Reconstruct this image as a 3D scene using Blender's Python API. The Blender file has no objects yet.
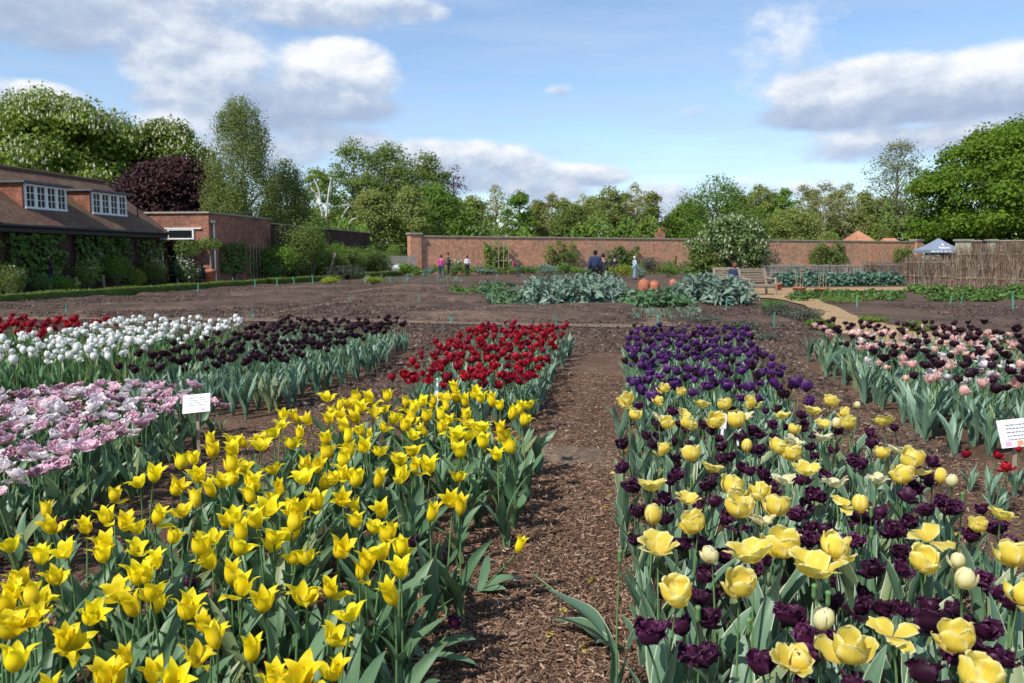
import bpy, math, random
import numpy as np
from mathutils import Vector, Matrix, Euler

random.seed(7)
RNG = np.random.default_rng(11)
PI = math.pi
C = bpy.context.scene.collection
F_PX, CAM_H = 796.0, 1.45
PITCH = math.atan((341.5 - 258.0) / F_PX)
AX = math.radians(8.2)
CA, SA = math.cos(AX), math.sin(AX)


def G(px, py, z=0.0):
    """Where the sight line of a measured image point meets the level z."""
    u, v = (px - 512.0) / F_PX, (341.5 - py) / F_PX
    dy = math.cos(PITCH) + v * math.sin(PITCH)
    dz = -math.sin(PITCH) + v * math.cos(PITCH)
    k = (z - CAM_H) / dz
    return (u * k, dy * k, z)


def W(s, t, z=0.0):
    """Garden frame (s across, t along the mulch path) to world."""
    return (s * CA + t * SA, -s * SA + t * CA, z)


def ST(x, y):
    return (x * CA - y * SA, x * SA + y * CA)


def at(px, Y, z=0.0):
    return ((px - 512.0) / F_PX * Y, Y, z)


def elev(py, Y):
    """height of something seen at row py at distance Y"""
    v = (341.5 - py) / F_PX
    dy = math.cos(PITCH) + v * math.sin(PITCH)
    dz = -math.sin(PITCH) + v * math.cos(PITCH)
    return CAM_H + dz / dy * Y


# ------------------------------------------------------------------ mesh builder
class MB:
    def __init__(self):
        self.v, self.f, self.uv, self.n = [], [], [], 0

    def add(self, verts, faces, uv=None, mi=0):
        verts = np.asarray(verts, float).reshape(-1, 3)
        faces = np.asarray(faces, int)
        if faces.ndim == 1:
            faces = faces.reshape(1, -1)
        self.v.append(verts)
        self.uv.append(np.zeros((len(verts), 2)) if uv is None else np.asarray(uv, float))
        self.f.append((faces + self.n, mi))
        self.n += len(verts)
        return self

    def box(self, c, size, rot=None, mi=0, taper=1.0):
        hx, hy, hz = size[0] / 2, size[1] / 2, size[2] / 2
        v = np.array([[x * hx * (taper if z > 0 else 1), y * hy * (taper if z > 0 else 1), z * hz]
                      for z in (-1, 1) for y in (-1, 1) for x in (-1, 1)])
        if rot is not None:
            v = v @ np.array(Euler(rot).to_matrix()).T
        v = v + np.array(c)
        return self.add(v, [[0, 2, 3, 1], [4, 5, 7, 6], [0, 1, 5, 4], [2, 6, 7, 3], [0, 4, 6, 2], [1, 3, 7, 5]], mi=mi)

    def box_st(self, s0, s1, t0, t1, z0, z1, mi=0):
        v = [W(s, t, z) for z in (z0, z1) for t in (t0, t1) for s in (s0, s1)]
        return self.add(v, [[0, 2, 3, 1], [4, 5, 7, 6], [0, 1, 5, 4], [2, 6, 7, 3], [0, 4, 6, 2], [1, 3, 7, 5]], mi=mi)

    def bar(self, a, b, w, h=None, mi=0):
        """square bar between two points"""
        a, b = np.array(a, float), np.array(b, float)
        d = b - a
        d /= max(np.linalg.norm(d), 1e-9)
        up = np.array([0, 0, 1.0]) if abs(d[2]) < 0.9 else np.array([0, 1.0, 0])
        x = np.cross(d, up); x /= np.linalg.norm(x)
        y = np.cross(x, d)
        h = w if h is None else h
        v = [p + x * sx * w / 2 + y * sy * h / 2 for p in (a, b) for sx, sy in ((-1, -1), (1, -1), (1, 1), (-1, 1))]
        return self.add(v, [[0, 1, 2, 3], [7, 6, 5, 4], [0, 4, 5, 1], [1, 5, 6, 2], [2, 6, 7, 3], [3, 7, 4, 0]], mi=mi)

    def tube(self, pts, rad, n=6, mi=0, cap=True):
        pts = np.array(pts, float)
        m = len(pts)
        rad = np.broadcast_to(np.array(rad, float), (m,))
        d = np.gradient(pts, axis=0)
        d /= np.maximum(np.linalg.norm(d, axis=1, keepdims=True), 1e-9)
        ref = np.array([1.0, 0.02, 0.01]) if abs(d[:, 2]).mean() > 0.6 else np.array([0.01, 0.02, 1.0])
        x = np.cross(d, ref); x /= np.maximum(np.linalg.norm(x, axis=1, keepdims=True), 1e-9)
        y = np.cross(d, x)
        a = np.linspace(0, 2 * PI, n, endpoint=False)
        v = pts[:, None, :] + (x[:, None, :] * np.cos(a)[None, :, None] + y[:, None, :] * np.sin(a)[None, :, None]) * rad[:, None, None]
        i = np.arange(m - 1)[:, None] * n
        j = np.arange(n)[None, :]
        j2 = (j + 1) % n
        f = np.stack([i + j, i + j2, i + n + j2, i + n + j], -1).reshape(-1, 4)
        uv = np.stack(np.broadcast_arrays(a[None, :] / (2 * PI), np.linspace(0, 1, m)[:, None]), -1).reshape(-1, 2)
        base = self.n
        self.add(v.reshape(-1, 3), f, uv, mi)
        if cap:
            self.f.append((np.array([[base + k for k in range(n)]]), mi))
            self.f.append((np.array([[base + (m - 1) * n + k for k in range(n)][::-1]]), mi))
        return self

    def lathe(self, prof, n=16, c=(0, 0, 0), mi=0):
        prof = np.array(prof, float)
        m = len(prof)
        a = np.linspace(0, 2 * PI, n, endpoint=False)
        v = np.stack([prof[:, 0][:, None] * np.cos(a), prof[:, 0][:, None] * np.sin(a), np.repeat(prof[:, 1][:, None], n, 1)], -1)
        i = np.arange(m - 1)[:, None] * n
        j = np.arange(n)[None, :]
        j2 = (j + 1) % n
        f = np.stack([i + j, i + j2, i + n + j2, i + n + j], -1).reshape(-1, 4)
        return self.add(v.reshape(-1, 3) + np.array(c), f, mi=mi)

    def grid(self, P, uv=None, mi=0):
        """P: (m, n, 3) grid of points"""
        m, n = P.shape[:2]
        i = np.arange(m - 1)[:, None] * n
        j = np.arange(n - 1)[None, :]
        f = np.stack([i + j, i + j + 1, i + n + j + 1, i + n + j], -1).reshape(-1, 4)
        if uv is not None:
            uv = uv.reshape(-1, 2)
        return self.add(P.reshape(-1, 3), f, uv, mi)

    def mesh(self, name, mats, smooth=False, offset=(0, 0, 0)):
        me = bpy.data.meshes.new(name)
        V = np.concatenate(self.v) - np.array(offset)
        UV = np.concatenate(self.uv)
        loops, starts, tots, mis = [], [], [], []
        k = 0
        for f, mi in self.f:
            c = f.shape[1]
            loops.append(f.reshape(-1))
            starts.append(k + np.arange(len(f)) * c)
            tots.append(np.full(len(f), c))
            mis.append(np.full(len(f), mi))
            k += f.size
        loops = np.concatenate(loops); starts = np.concatenate(starts); tots = np.concatenate(tots); mis = np.concatenate(mis)
        me.vertices.add(len(V)); me.vertices.foreach_set('co', V.astype(np.float32).ravel())
        me.loops.add(len(loops)); me.loops.foreach_set('vertex_index', loops.astype(np.int32))
        me.polygons.add(len(starts)); me.polygons.foreach_set('loop_start', starts.astype(np.int32))
        me.polygons.foreach_set('loop_total', tots.astype(np.int32))
        me.polygons.foreach_set('material_index', mis.astype(np.int32))
        me.polygons.foreach_set('use_smooth', np.full(len(starts), smooth))
        lay = me.uv_layers.new(name='UVMap')
        lay.data.foreach_set('uv', UV[loops].astype(np.float32).ravel())
        for m in (mats if isinstance(mats, (list, tuple)) else [mats]):
            me.materials.append(m)
        me.update(calc_edges=True)
        me.validate()
        return me


def link(name, me, parent=None, loc=None, rot=None, scale=None):
    o = bpy.data.objects.new(name, me)
    C.objects.link(o)
    if parent is not None:
        o.parent = parent
    if loc is not None:
        o.location = loc
    if rot is not None:
        o.rotation_euler = rot
    if scale is not None:
        o.scale = scale if hasattr(scale, '__len__') else (scale,) * 3
    return o


def tag(o, label=None, cat=None, group=None, kind=None):
    if label: o['label'] = label
    if cat: o['category'] = cat
    if group: o['group'] = group
    if kind: o['kind'] = kind
    return o


def thing(name, label, cat, loc=(0, 0, 0), rz=0.0, group=None):
    o = link(name, None, loc=loc, rot=(0, 0, rz))
    o.empty_display_size = 0.1
    return tag(o, label, cat, group)


def part(name, mb, mats, root, smooth=False, parent=None, label=None):
    """mesh given in world coordinates, under a root that is only translated"""
    o = link(name, mb.mesh(name, mats, smooth, offset=tuple(root.location)), parent or root)
    if label: o['label'] = label
    return o


# ------------------------------------------------------------------ materials
def newmat(name):
    m = bpy.data.materials.new(name)
    m.use_nodes = True
    nt = m.node_tree
    nt.nodes.clear()
    return m, nt


def N(nt, typ, **kw):
    n = nt.nodes.new(typ)
    for k, v in kw.items():
        if k in ('inp',):
            for a, b in v.items():
                n.inputs[a].default_value = b
        else:
            setattr(n, k, v)
    return n


def L(nt, a, b):
    nt.links.new(a, b)


def rgb(c):
    return (c[0], c[1], c[2], 1.0)


def mix(nt, fac, a, b, mode='MIX'):
    n = nt.nodes.new('ShaderNodeMix')
    n.data_type = 'RGBA'
    n.blend_type = mode
    for sock, val in ((n.inputs[0], fac), (n.inputs[6], a), (n.inputs[7], b)):
        if hasattr(val, 'links') or isinstance(val, bpy.types.NodeSocket):
            nt.links.new(val, sock)
        elif isinstance(val, (int, float)):
            sock.default_value = val
        else:
            sock.default_value = rgb(val)
    return n.outputs[2]


def ramp(nt, fac, stops):
    n = nt.nodes.new('ShaderNodeValToRGB')
    e = n.color_ramp.elements
    while len(e) < len(stops):
        e.new(0.5)
    for el, (p, c) in zip(e, stops):
        el.position = p
        el.color = rgb(c) if hasattr(c, '__len__') else (c, c, c, 1)
    nt.links.new(fac, n.inputs[0])
    return n.outputs[0]


def math_n(nt, op, a, b=None, c=None, clamp=False):
    n = nt.nodes.new('ShaderNodeMath')
    n.operation = op
    n.use_clamp = clamp
    for i, v in enumerate((a, b, c)):
        if v is None: continue
        if isinstance(v, (int, float)):
            n.inputs[i].default_value = v
        else:
            nt.links.new(v, n.inputs[i])
    return n.outputs[0]


def finish(nt, color, rough=0.7, transl=0.0, bump=None, bump_s=0.3, bump_d=0.01, spec=0.3, tcol=None, metal=0.0):
    out = N(nt, 'ShaderNodeOutputMaterial')
    p = N(nt, 'ShaderNodeBsdfPrincipled')
    if isinstance(color, tuple):
        p.inputs['Base Color'].default_value = rgb(color)
    else:
        L(nt, color, p.inputs['Base Color'])
    p.inputs['Roughness'].default_value = rough
    p.inputs['Metallic'].default_value = metal
    p.inputs['Specular IOR Level'].default_value = spec
    if bump is not None:
        b = N(nt, 'ShaderNodeBump')
        b.inputs['Strength'].default_value = bump_s
        b.inputs['Distance'].default_value = bump_d
        L(nt, bump, b.inputs['Height'])
        L(nt, b.outputs[0], p.inputs['Normal'])
    res = p.outputs[0]
    if transl > 0:
        t = N(nt, 'ShaderNodeBsdfTranslucent')
        src = tcol if tcol is not None else color
        if isinstance(src, tuple):
            t.inputs[0].default_value = rgb(src)
        else:
            L(nt, src, t.inputs[0])
        mx = N(nt, 'ShaderNodeMixShader')
        mx.inputs[0].default_value = transl
        L(nt, res, mx.inputs[1]); L(nt, t.outputs[0], mx.inputs[2])
        res = mx.outputs[0]
    L(nt, res, out.inputs[0])


def foliage_mat(name, c1, c2, transl=0.3, rough=0.55, warm=None, noise_scale=0.6, spec=0.25):
    """two greens mixed per leaf and by slow noise"""
    m, nt = newmat(name)
    geo = N(nt, 'ShaderNodeNewGeometry')
    oi = N(nt, 'ShaderNodeObjectInfo')
    tc = N(nt, 'ShaderNodeTexCoord')
    ns = N(nt, 'ShaderNodeTexNoise', inp={'Scale': noise_scale, 'Detail': 2.0})
    L(nt, tc.outputs['Object'], ns.inputs['Vector'])
    a = math_n(nt, 'MULTIPLY', geo.outputs['Random Per Island'], 0.6)
    b = math_n(nt, 'MULTIPLY_ADD', ns.outputs[0], 1.2, -0.4)
    f = math_n(nt, 'ADD', a, b, clamp=True)
    col = mix(nt, f, c1, c2)
    if warm:
        g = math_n(nt, 'GREATER_THAN', geo.outputs['Random Per Island'], 0.93)
        col = mix(nt, g, col, warm)
    v = math_n(nt, 'MULTIPLY_ADD', oi.outputs['Random'], 0.3, 0.85)
    hs = N(nt, 'ShaderNodeHueSaturation')
    L(nt, col, hs.inputs['Color']); L(nt, v, hs.inputs['Value'])
    finish(nt, hs.outputs[0], rough, transl, spec=spec)
    return m


def plain(name, c, rough=0.6, var=0.15, scale=8.0, transl=0.0, spec=0.3, metal=0.0, bump_s=0.0):
    m, nt = newmat(name)
    tc = N(nt, 'ShaderNodeTexCoord')
    ns = N(nt, 'ShaderNodeTexNoise', inp={'Scale': scale, 'Detail': 5.0})
    L(nt, tc.outputs['Object'], ns.inputs['Vector'])
    lo = tuple(x * (1 - var) for x in c); hi = tuple(min(1, x * (1 + var)) for x in c)
    col = ramp(nt, ns.outputs[0], [(0.3, lo), (0.7, hi)])
    finish(nt, col, rough, transl, spec=spec, metal=metal, bump=ns.outputs[0] if bump_s else None, bump_s=bump_s)
    return m


def brick_mat(name, c1, c2, mortar, wallframe=True, dirt=0.5, stain=(0.06, 0.05, 0.045)):
    m, nt = newmat(name)
    tc = N(nt, 'ShaderNodeTexCoord')
    sp = N(nt, 'ShaderNodeSeparateXYZ')
    L(nt, tc.outputs['Object'], sp.inputs[0])
    add = math_n(nt, 'ADD', sp.outputs[0], sp.outputs[1])
    cb = N(nt, 'ShaderNodeCombineXYZ')
    L(nt, add, cb.inputs[0]); L(nt, sp.outputs[2], cb.inputs[1])
    br = N(nt, 'ShaderNodeTexBrick', inp={'Scale': 1.0, 'Mortar Size': 0.007, 'Brick Width': 0.225, 'Row Height': 0.075, 'Bias': 0.0})
    L(nt, cb.outputs[0], br.inputs['Vector'])
    br.inputs['Color1'].default_value = rgb(c1); br.inputs['Color2'].default_value = rgb(c2); br.inputs['Mortar'].default_value = rgb(mortar)
    n1 = N(nt, 'ShaderNodeTexNoise', inp={'Scale': 0.45, 'Detail': 6.0, 'Roughness': 0.65})
    L(nt, tc.outputs['Object'], n1.inputs['Vector'])
    n2 = N(nt, 'ShaderNodeTexNoise', inp={'Scale': 3.0, 'Detail': 6.0, 'Roughness': 0.7})
    L(nt, tc.outputs['Object'], n2.inputs['Vector'])
    f1 = ramp(nt, n1.outputs[0], [(0.42, 0.0), (0.60, 1.0)])
    f2 = ramp(nt, n2.outputs[0], [(0.35, 0.65), (0.68, 1.3)])
    col = mix(nt, math_n(nt, 'MULTIPLY', f1, dirt), br.outputs[0], stain)
    col = mix(nt, 1.0, col, f2, 'MULTIPLY')
    finish(nt, col, 0.85, spec=0.15, bump=br.outputs['Fac'], bump_s=-0.3, bump_d=0.006)
    return m


M = {}
M['brick_red'] = brick_mat('red_brick', (0.36, 0.13, 0.075), (0.27, 0.085, 0.05), (0.36, 0.29, 0.22), dirt=0.55)
M['brick_wall'] = brick_mat('old_wall_brick', (0.62, 0.265, 0.145), (0.42, 0.165, 0.09), (0.50, 0.40, 0.32), dirt=0.6, stain=(0.36, 0.23, 0.155))
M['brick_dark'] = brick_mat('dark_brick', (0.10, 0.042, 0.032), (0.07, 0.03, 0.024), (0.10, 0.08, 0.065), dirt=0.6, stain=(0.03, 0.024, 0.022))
M['stone'] = plain('weathered_stone', (0.30, 0.27, 0.21), 0.85, 0.25, 4.0)
M['white'] = plain('white_paint', (0.75, 0.75, 0.74), 0.45, 0.05, 5.0)
M['glass'] = plain('dark_window_glass', (0.015, 0.018, 0.022), 0.06, 0.1, 2.0, spec=0.6)
M['black'] = plain('black_paint', (0.02, 0.02, 0.021), 0.45, 0.2, 6.0)
M['lead'] = plain('lead_sheet', (0.10, 0.105, 0.11), 0.55, 0.2, 5.0)
M['terracotta'] = plain('terracotta', (0.36, 0.13, 0.07), 0.85, 0.38, 6.0)
M['teak'] = plain('weathered_teak', (0.34, 0.26, 0.19), 0.75, 0.15, 12.0)
M['stake'] = plain('green_plastic', (0.07, 0.27, 0.18), 0.4, 0.15, 5.0)
M['post'] = plain('split_wood_post', (0.28, 0.22, 0.15), 0.85, 0.25, 9.0)
M['sign_white'] = plain('white_board', (0.80, 0.79, 0.78), 0.5, 0.04, 6.0)
M['ink'] = plain('grey_ink', (0.20, 0.20, 0.25), 0.6, 0.05, 6.0)
M['ink_orange'] = plain('orange_print', (0.75, 0.30, 0.14), 0.6, 0.1, 20.0)
M['ink_pink'] = plain('pink_print', (0.72, 0.38, 0.50), 0.6, 0.1, 20.0)
M['bark'] = plain('brown_bark', (0.10, 0.075, 0.055), 0.9, 0.35, 3.0)
M['bark_grey'] = plain('grey_bark', (0.20, 0.185, 0.16), 0.9, 0.3, 3.0)
M['bark_birch'] = plain('birch_bark', (0.62, 0.60, 0.54), 0.8, 0.3, 1.6)


def tile_mat():
    m, nt = newmat('clay_roof_tiles')
    tc = N(nt, 'ShaderNodeTexCoord')
    br = N(nt, 'ShaderNodeTexBrick', inp={'Scale': 1.0, 'Mortar Size': 0.012, 'Brick Width': 0.17, 'Row Height': 0.11})
    L(nt, tc.outputs['UV'], br.inputs['Vector'])
    br.inputs['Color1'].default_value = (0.19, 0.095, 0.062, 1); br.inputs['Color2'].default_value = (0.125, 0.07, 0.052, 1)
    br.inputs['Mortar'].default_value = (0.045, 0.03, 0.025, 1)
    n1 = N(nt, 'ShaderNodeTexNoise', inp={'Scale': 0.7, 'Detail': 8.0, 'Roughness': 0.7})
    L(nt, tc.outputs['UV'], n1.inputs['Vector'])
    c = mix(nt, ramp(nt, n1.outputs[0], [(0.45, 0.0), (0.7, 0.75)]), br.outputs[0], (0.17, 0.14, 0.07))
    n2 = N(nt, 'ShaderNodeTexNoise', inp={'Scale': 6.0, 'Detail': 4.0})
    L(nt, tc.outputs['UV'], n2.inputs['Vector'])
    c = mix(nt, 1.0, c, ramp(nt, n2.outputs[0], [(0.3, 0.65), (0.7, 1.25)]), 'MULTIPLY')
    finish(nt, c, 0.85, spec=0.2, bump=br.outputs['Fac'], bump_s=-0.6, bump_d=0.02)
    return m


M['tiles'] = tile_mat()
M['hung_tile'] = brick_mat('hung_tiles', (0.38, 0.15, 0.09), (0.27, 0.10, 0.06), (0.07, 0.04, 0.03), dirt=0.3)


def petal_mat(name, base, mid, edge, transl=0.4, var=0.12, rough=0.5, streak=None, hue=0.0, vein=None):
    """pigment by place on the petal: u across (0..1), v along (0..1)"""
    m, nt = newmat(name)
    uv = N(nt, 'ShaderNodeUVMap')
    sp = N(nt, 'ShaderNodeSeparateXYZ')
    L(nt, uv.outputs[0], sp.inputs[0])
    au = math_n(nt, 'ABSOLUTE', math_n(nt, 'MULTIPLY_ADD', sp.outputs[0], 2.0, -1.0))
    e1 = ramp(nt, au, [(0.55, 0.0), (0.98, 1.0)])
    e2 = ramp(nt, sp.outputs[1], [(0.78, 0.0), (1.0, 1.0)])
    e = math_n(nt, 'MAXIMUM', e1, e2)
    b = ramp(nt, sp.outputs[1], [(0.02, 1.0), (0.42, 0.0)])
    tc = N(nt, 'ShaderNodeTexCoord')
    mp = N(nt, 'ShaderNodeMapping')
    mp.inputs['Scale'].default_value = (9.0, 1.2, 1.0)
    L(nt, uv.outputs[0], mp.inputs[0])
    ns = N(nt, 'ShaderNodeTexNoise', inp={'Scale': 2.4, 'Detail': 3.0})
    L(nt, mp.outputs[0], ns.inputs['Vector'])
    col = mix(nt, e, mid, edge)
    col = mix(nt, b, col, base)
    if streak:
        col = mix(nt, ramp(nt, ns.outputs[0], [(0.42, 0.0), (0.56, 1.0)]), col, streak)
    oi = N(nt, 'ShaderNodeObjectInfo')
    v = math_n(nt, 'MULTIPLY_ADD', oi.outputs['Random'], var * 2, 1 - var)
    v = math_n(nt, 'MULTIPLY', v, math_n(nt, 'MULTIPLY_ADD', ns.outputs[0], 0.3, 0.85))
    if vein:
        mv = N(nt, 'ShaderNodeMapping'); mv.inputs['Scale'].default_value = (34.0, .8, 1.0)
        L(nt, uv.outputs[0], mv.inputs[0])
        nv_ = N(nt, 'ShaderNodeTexNoise', inp={'Scale': 1.0, 'Detail': 2.0}); L(nt, mv.outputs[0], nv_.inputs['Vector'])
        v = math_n(nt, 'MULTIPLY', v, math_n(nt, 'MULTIPLY_ADD', nv_.outputs[0], 0.5, 0.74))
        # greenish rib up the middle of some petals
        gr = math_n(nt, 'MULTIPLY', ramp(nt, au, [(0.0, 1.0), (0.16, 0.0)]), ramp(nt, sp.outputs[1], [(0.1, .55), (0.75, 0.0)]))
        col = mix(nt, gr, col, vein)
        # browned edge on ageing flowers
        ag = math_n(nt, 'MULTIPLY', math_n(nt, 'GREATER_THAN', oi.outputs['Random'], 0.80), ramp(nt, math_n(nt, 'MULTIPLY_ADD', ns.outputs[0], .25, sp.outputs[1]), [(1.02, 0.0), (1.14, .7)]))
        col = mix(nt, ag, col, (0.42, 0.25, 0.10))
    hs = N(nt, 'ShaderNodeHueSaturation')
    L(nt, col, hs.inputs['Color']); L(nt, v, hs.inputs['Value'])
    L(nt, math_n(nt, 'MULTIPLY_ADD', oi.outputs['Random'], hue * 2, 0.5 - hue), hs.inputs['Hue'])
    finish(nt, hs.outputs[0], rough, transl, spec=0.3, bump=ns.outputs[0], bump_s=0.25, bump_d=0.002)
    return m


def tulip_leaf_mat(name, c1, c2, margin=None):
    m, nt = newmat(name)
    uv = N(nt, 'ShaderNodeUVMap')
    sp = N(nt, 'ShaderNodeSeparateXYZ')
    L(nt, uv.outputs[0], sp.inputs[0])
    oi = N(nt, 'ShaderNodeObjectInfo')
    mp = N(nt, 'ShaderNodeMapping'); mp.inputs['Scale'].default_value = (22.0, 1.0, 1.0)
    L(nt, uv.outputs[0], mp.inputs[0])
    ns = N(nt, 'ShaderNodeTexNoise', inp={'Scale': 1.5, 'Detail': 3.0})
    L(nt, mp.outputs[0], ns.inputs['Vector'])
    f = math_n(nt, 'ADD', math_n(nt, 'MULTIPLY', oi.outputs['Random'], 0.7), math_n(nt, 'MULTIPLY_ADD', ns.outputs[0], 0.8, -0.25), clamp=True)
    col = mix(nt, f, c1, c2)
    yl = math_n(nt, 'GREATER_THAN', math_n(nt, 'FRACT', math_n(nt, 'MULTIPLY', oi.outputs['Random'], 17.3)), 0.9)
    col = mix(nt, math_n(nt, 'MULTIPLY', yl, .55), col, (0.26, 0.28, 0.10))
    # dry yellowed tip on some leaves
    t = math_n(nt, 'MULTIPLY', ramp(nt, sp.outputs[1], [(0.93, 0.0), (1.0, 1.0)]), math_n(nt, 'GREATER_THAN', oi.outputs['Random'], 0.7))
    col = mix(nt, t, col, (0.30, 0.24, 0.09))
    if margin:
        au = math_n(nt, 'ABSOLUTE', math_n(nt, 'MULTIPLY_ADD', sp.outputs[0], 2.0, -1.0))
        au = math_n(nt, 'ADD', au, math_n(nt, 'MULTIPLY_ADD', ns.outputs[0], 0.16, -0.08))
        col = mix(nt, ramp(nt, au, [(0.86, 0.0), (0.93, 1.0)]), col, margin)
    finish(nt, col, 0.42, 0.22, spec=0.45, bump=ns.outputs[0], bump_s=0.3, bump_d=0.002)
    return m
# ------------------------------------------------------------------ tulips
GREEN1, GREEN2 = (0.055, 0.125, 0.075), (0.12, 0.215, 0.135)
M['t_leaf'] = tulip_leaf_mat('tulip_leaf', (0.07, 0.15, 0.068), (0.16, 0.265, 0.14))
M['t_leaf_blue'] = tulip_leaf_mat('tulip_leaf_glaucous', (0.095, 0.19, 0.12), (0.22, 0.34, 0.235))
M['t_leaf_fresh'] = tulip_leaf_mat('tulip_leaf_fresh', (0.075, 0.17, 0.055), (0.15, 0.28, 0.11))
M['t_leaf_margin'] = tulip_leaf_mat('tulip_leaf_pale_margin', (0.075, 0.16, 0.09), (0.17, 0.28, 0.17), margin=(0.50, 0.55, 0.38))
M['t_stem'] = plain('tulip_stem', (0.13, 0.24, 0.085), 0.5, 0.15, 20.0, transl=0.1)
M['t_stem_dark'] = plain('tulip_stem_dark', (0.07, 0.12, 0.06), 0.5, 0.2, 20.0)

PM = {
    'lily': petal_mat('yellow_lily_petal', (0.66, 0.54, 0.02), (0.95, 0.76, 0.012), (0.96, 0.82, 0.03), 0.45, 0.07, hue=0.006, vein=(.66, .58, .02)),
    'pale': petal_mat('pale_yellow_petal', (0.82, 0.58, 0.07), (0.88, 0.70, 0.10), (0.90, 0.82, 0.38), 0.48, 0.07, vein=(.80, .66, .16)),
    'cream': petal_mat('cream_petal', (0.75, 0.66, 0.22), (0.84, 0.78, 0.42), (0.85, 0.76, 0.52), 0.45, 0.06, vein=(.6, .6, .25)),
    'plum': petal_mat('fringed_plum_petal', (0.02, 0.004, 0.012), (0.036, 0.005, 0.023), (0.085, 0.016, 0.060), 0.16, 0.4),
    'pink': petal_mat('double_pink_petal', (0.72, 0.50, 0.46), (0.78, 0.45, 0.54), (0.86, 0.70, 0.76), 0.35, 0.10, hue=0.01),
    'mauve': petal_mat('streaked_mauve_petal', (0.62, 0.42, 0.44), (0.36, 0.13, 0.20), (0.78, 0.60, 0.64), 0.3, 0.2),
    'blush': petal_mat('blush_white_petal', (0.62, 0.60, 0.40), (0.82, 0.70, 0.72), (0.88, 0.84, 0.84), 0.35, 0.05),
    'red': petal_mat('red_petal', (0.10, 0.002, 0.006), (0.27, 0.003, 0.016), (0.40, 0.010, 0.032), 0.22, 0.35, hue=0.006),
    'white': petal_mat('white_petal', (0.60, 0.64, 0.40), (0.84, 0.84, 0.78), (0.86, 0.86, 0.82), 0.35, 0.04),
    'black': petal_mat('near_black_petal', (0.009, 0.003, 0.006), (0.018, 0.004, 0.010), (0.040, 0.010, 0.021), 0.12, 0.35),
    'violet': petal_mat('violet_petal', (0.035, 0.014, 0.06), (0.065, 0.013, 0.10), (0.145, 0.05, 0.20), 0.25, 0.40, hue=0.02),
    'peach': petal_mat('peach_pink_petal', (0.74, 0.64, 0.42), (0.82, 0.47, 0.41), (0.88, 0.72, 0.63), 0.38, 0.08, hue=0.015),
}
V5 = [0, 0.15, 0.4, 0.65, 0.85, 1.0]
SHAPES = {  # r(v), z(v), half width, tip style, petals per layer, ruffle, jag
    'lily':   dict(r=[.004, .021, .027, .025, .033, .052], z=[0, .011, .031, .052, .067, .070], w=.0235, tip='point', n=[3, 3], ruf=.002, jag=0),
    'lily2':  dict(r=[.004, .023, .032, .037, .052, .070], z=[0, .010, .027, .046, .054, .048], w=.0225, tip='point', n=[3, 3], ruf=.003, jag=0),
    'lily3':  dict(r=[.004, .019, .023, .019, .021, .035], z=[0, .012, .034, .057, .072, .080], w=.021, tip='point', n=[3, 3], ruf=.001, jag=0),
    'egg':    dict(r=[.004, .025, .031, .028, .019, .009], z=[0, .012, .035, .055, .069, .076], w=.027, tip='round', n=[3, 3], ruf=.001, jag=0),
    'cup':    dict(r=[.004, .028, .040, .042, .039, .037], z=[0, .010, .030, .051, .068, .079], w=.036, tip='round', n=[3, 3], ruf=.004, jag=0),
    'open':   dict(r=[.004, .030, .047, .059, .071, .081], z=[0, .009, .024, .040, .050, .055], w=.036, tip='round', n=[3, 3], ruf=.006, jag=0),
    'wide':   dict(r=[.004, .033, .054, .072, .087, .090], z=[0, .006, .017, .026, .024, .014], w=.033, tip='round', n=[3, 2], ruf=.008, jag=0),
    'fringe': dict(r=[.004, .024, .033, .035, .036, .038], z=[0, .009, .024, .038, .049, .056], w=.030, tip='round', n=[3, 3, 2], ruf=.004, jag=.0028),
    'fringe2': dict(r=[.004, .025, .035, .039, .042, .045], z=[0, .008, .022, .036, .045, .050], w=.031, tip='round', n=[3, 3, 3], ruf=.005, jag=.0034),
    'double': dict(r=[.004, .028, .043, .053, .059, .062], z=[0, .006, .016, .028, .037, .042], w=.028, tip='round', n=[6, 5, 5, 4], ruf=.005, jag=.002),
    'double2': dict(r=[.004, .024, .034, .040, .042, .041], z=[0, .008, .022, .036, .047, .053], w=.026, tip='round', n=[5, 5, 4], ruf=.005, jag=.002),
    'ball':   dict(r=[.004, .022, .030, .031, .026, .019], z=[0, .008, .022, .037, .049, .056], w=.024, tip='round', n=[4, 4, 3], ruf=.004, jag=.002),
    'small':  dict(r=[.004, .022, .029, .029, .027, .027], z=[0, .010, .027, .045, .058, .067], w=.026, tip='round', n=[3, 3], ruf=.003, jag=.001),
}


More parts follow.
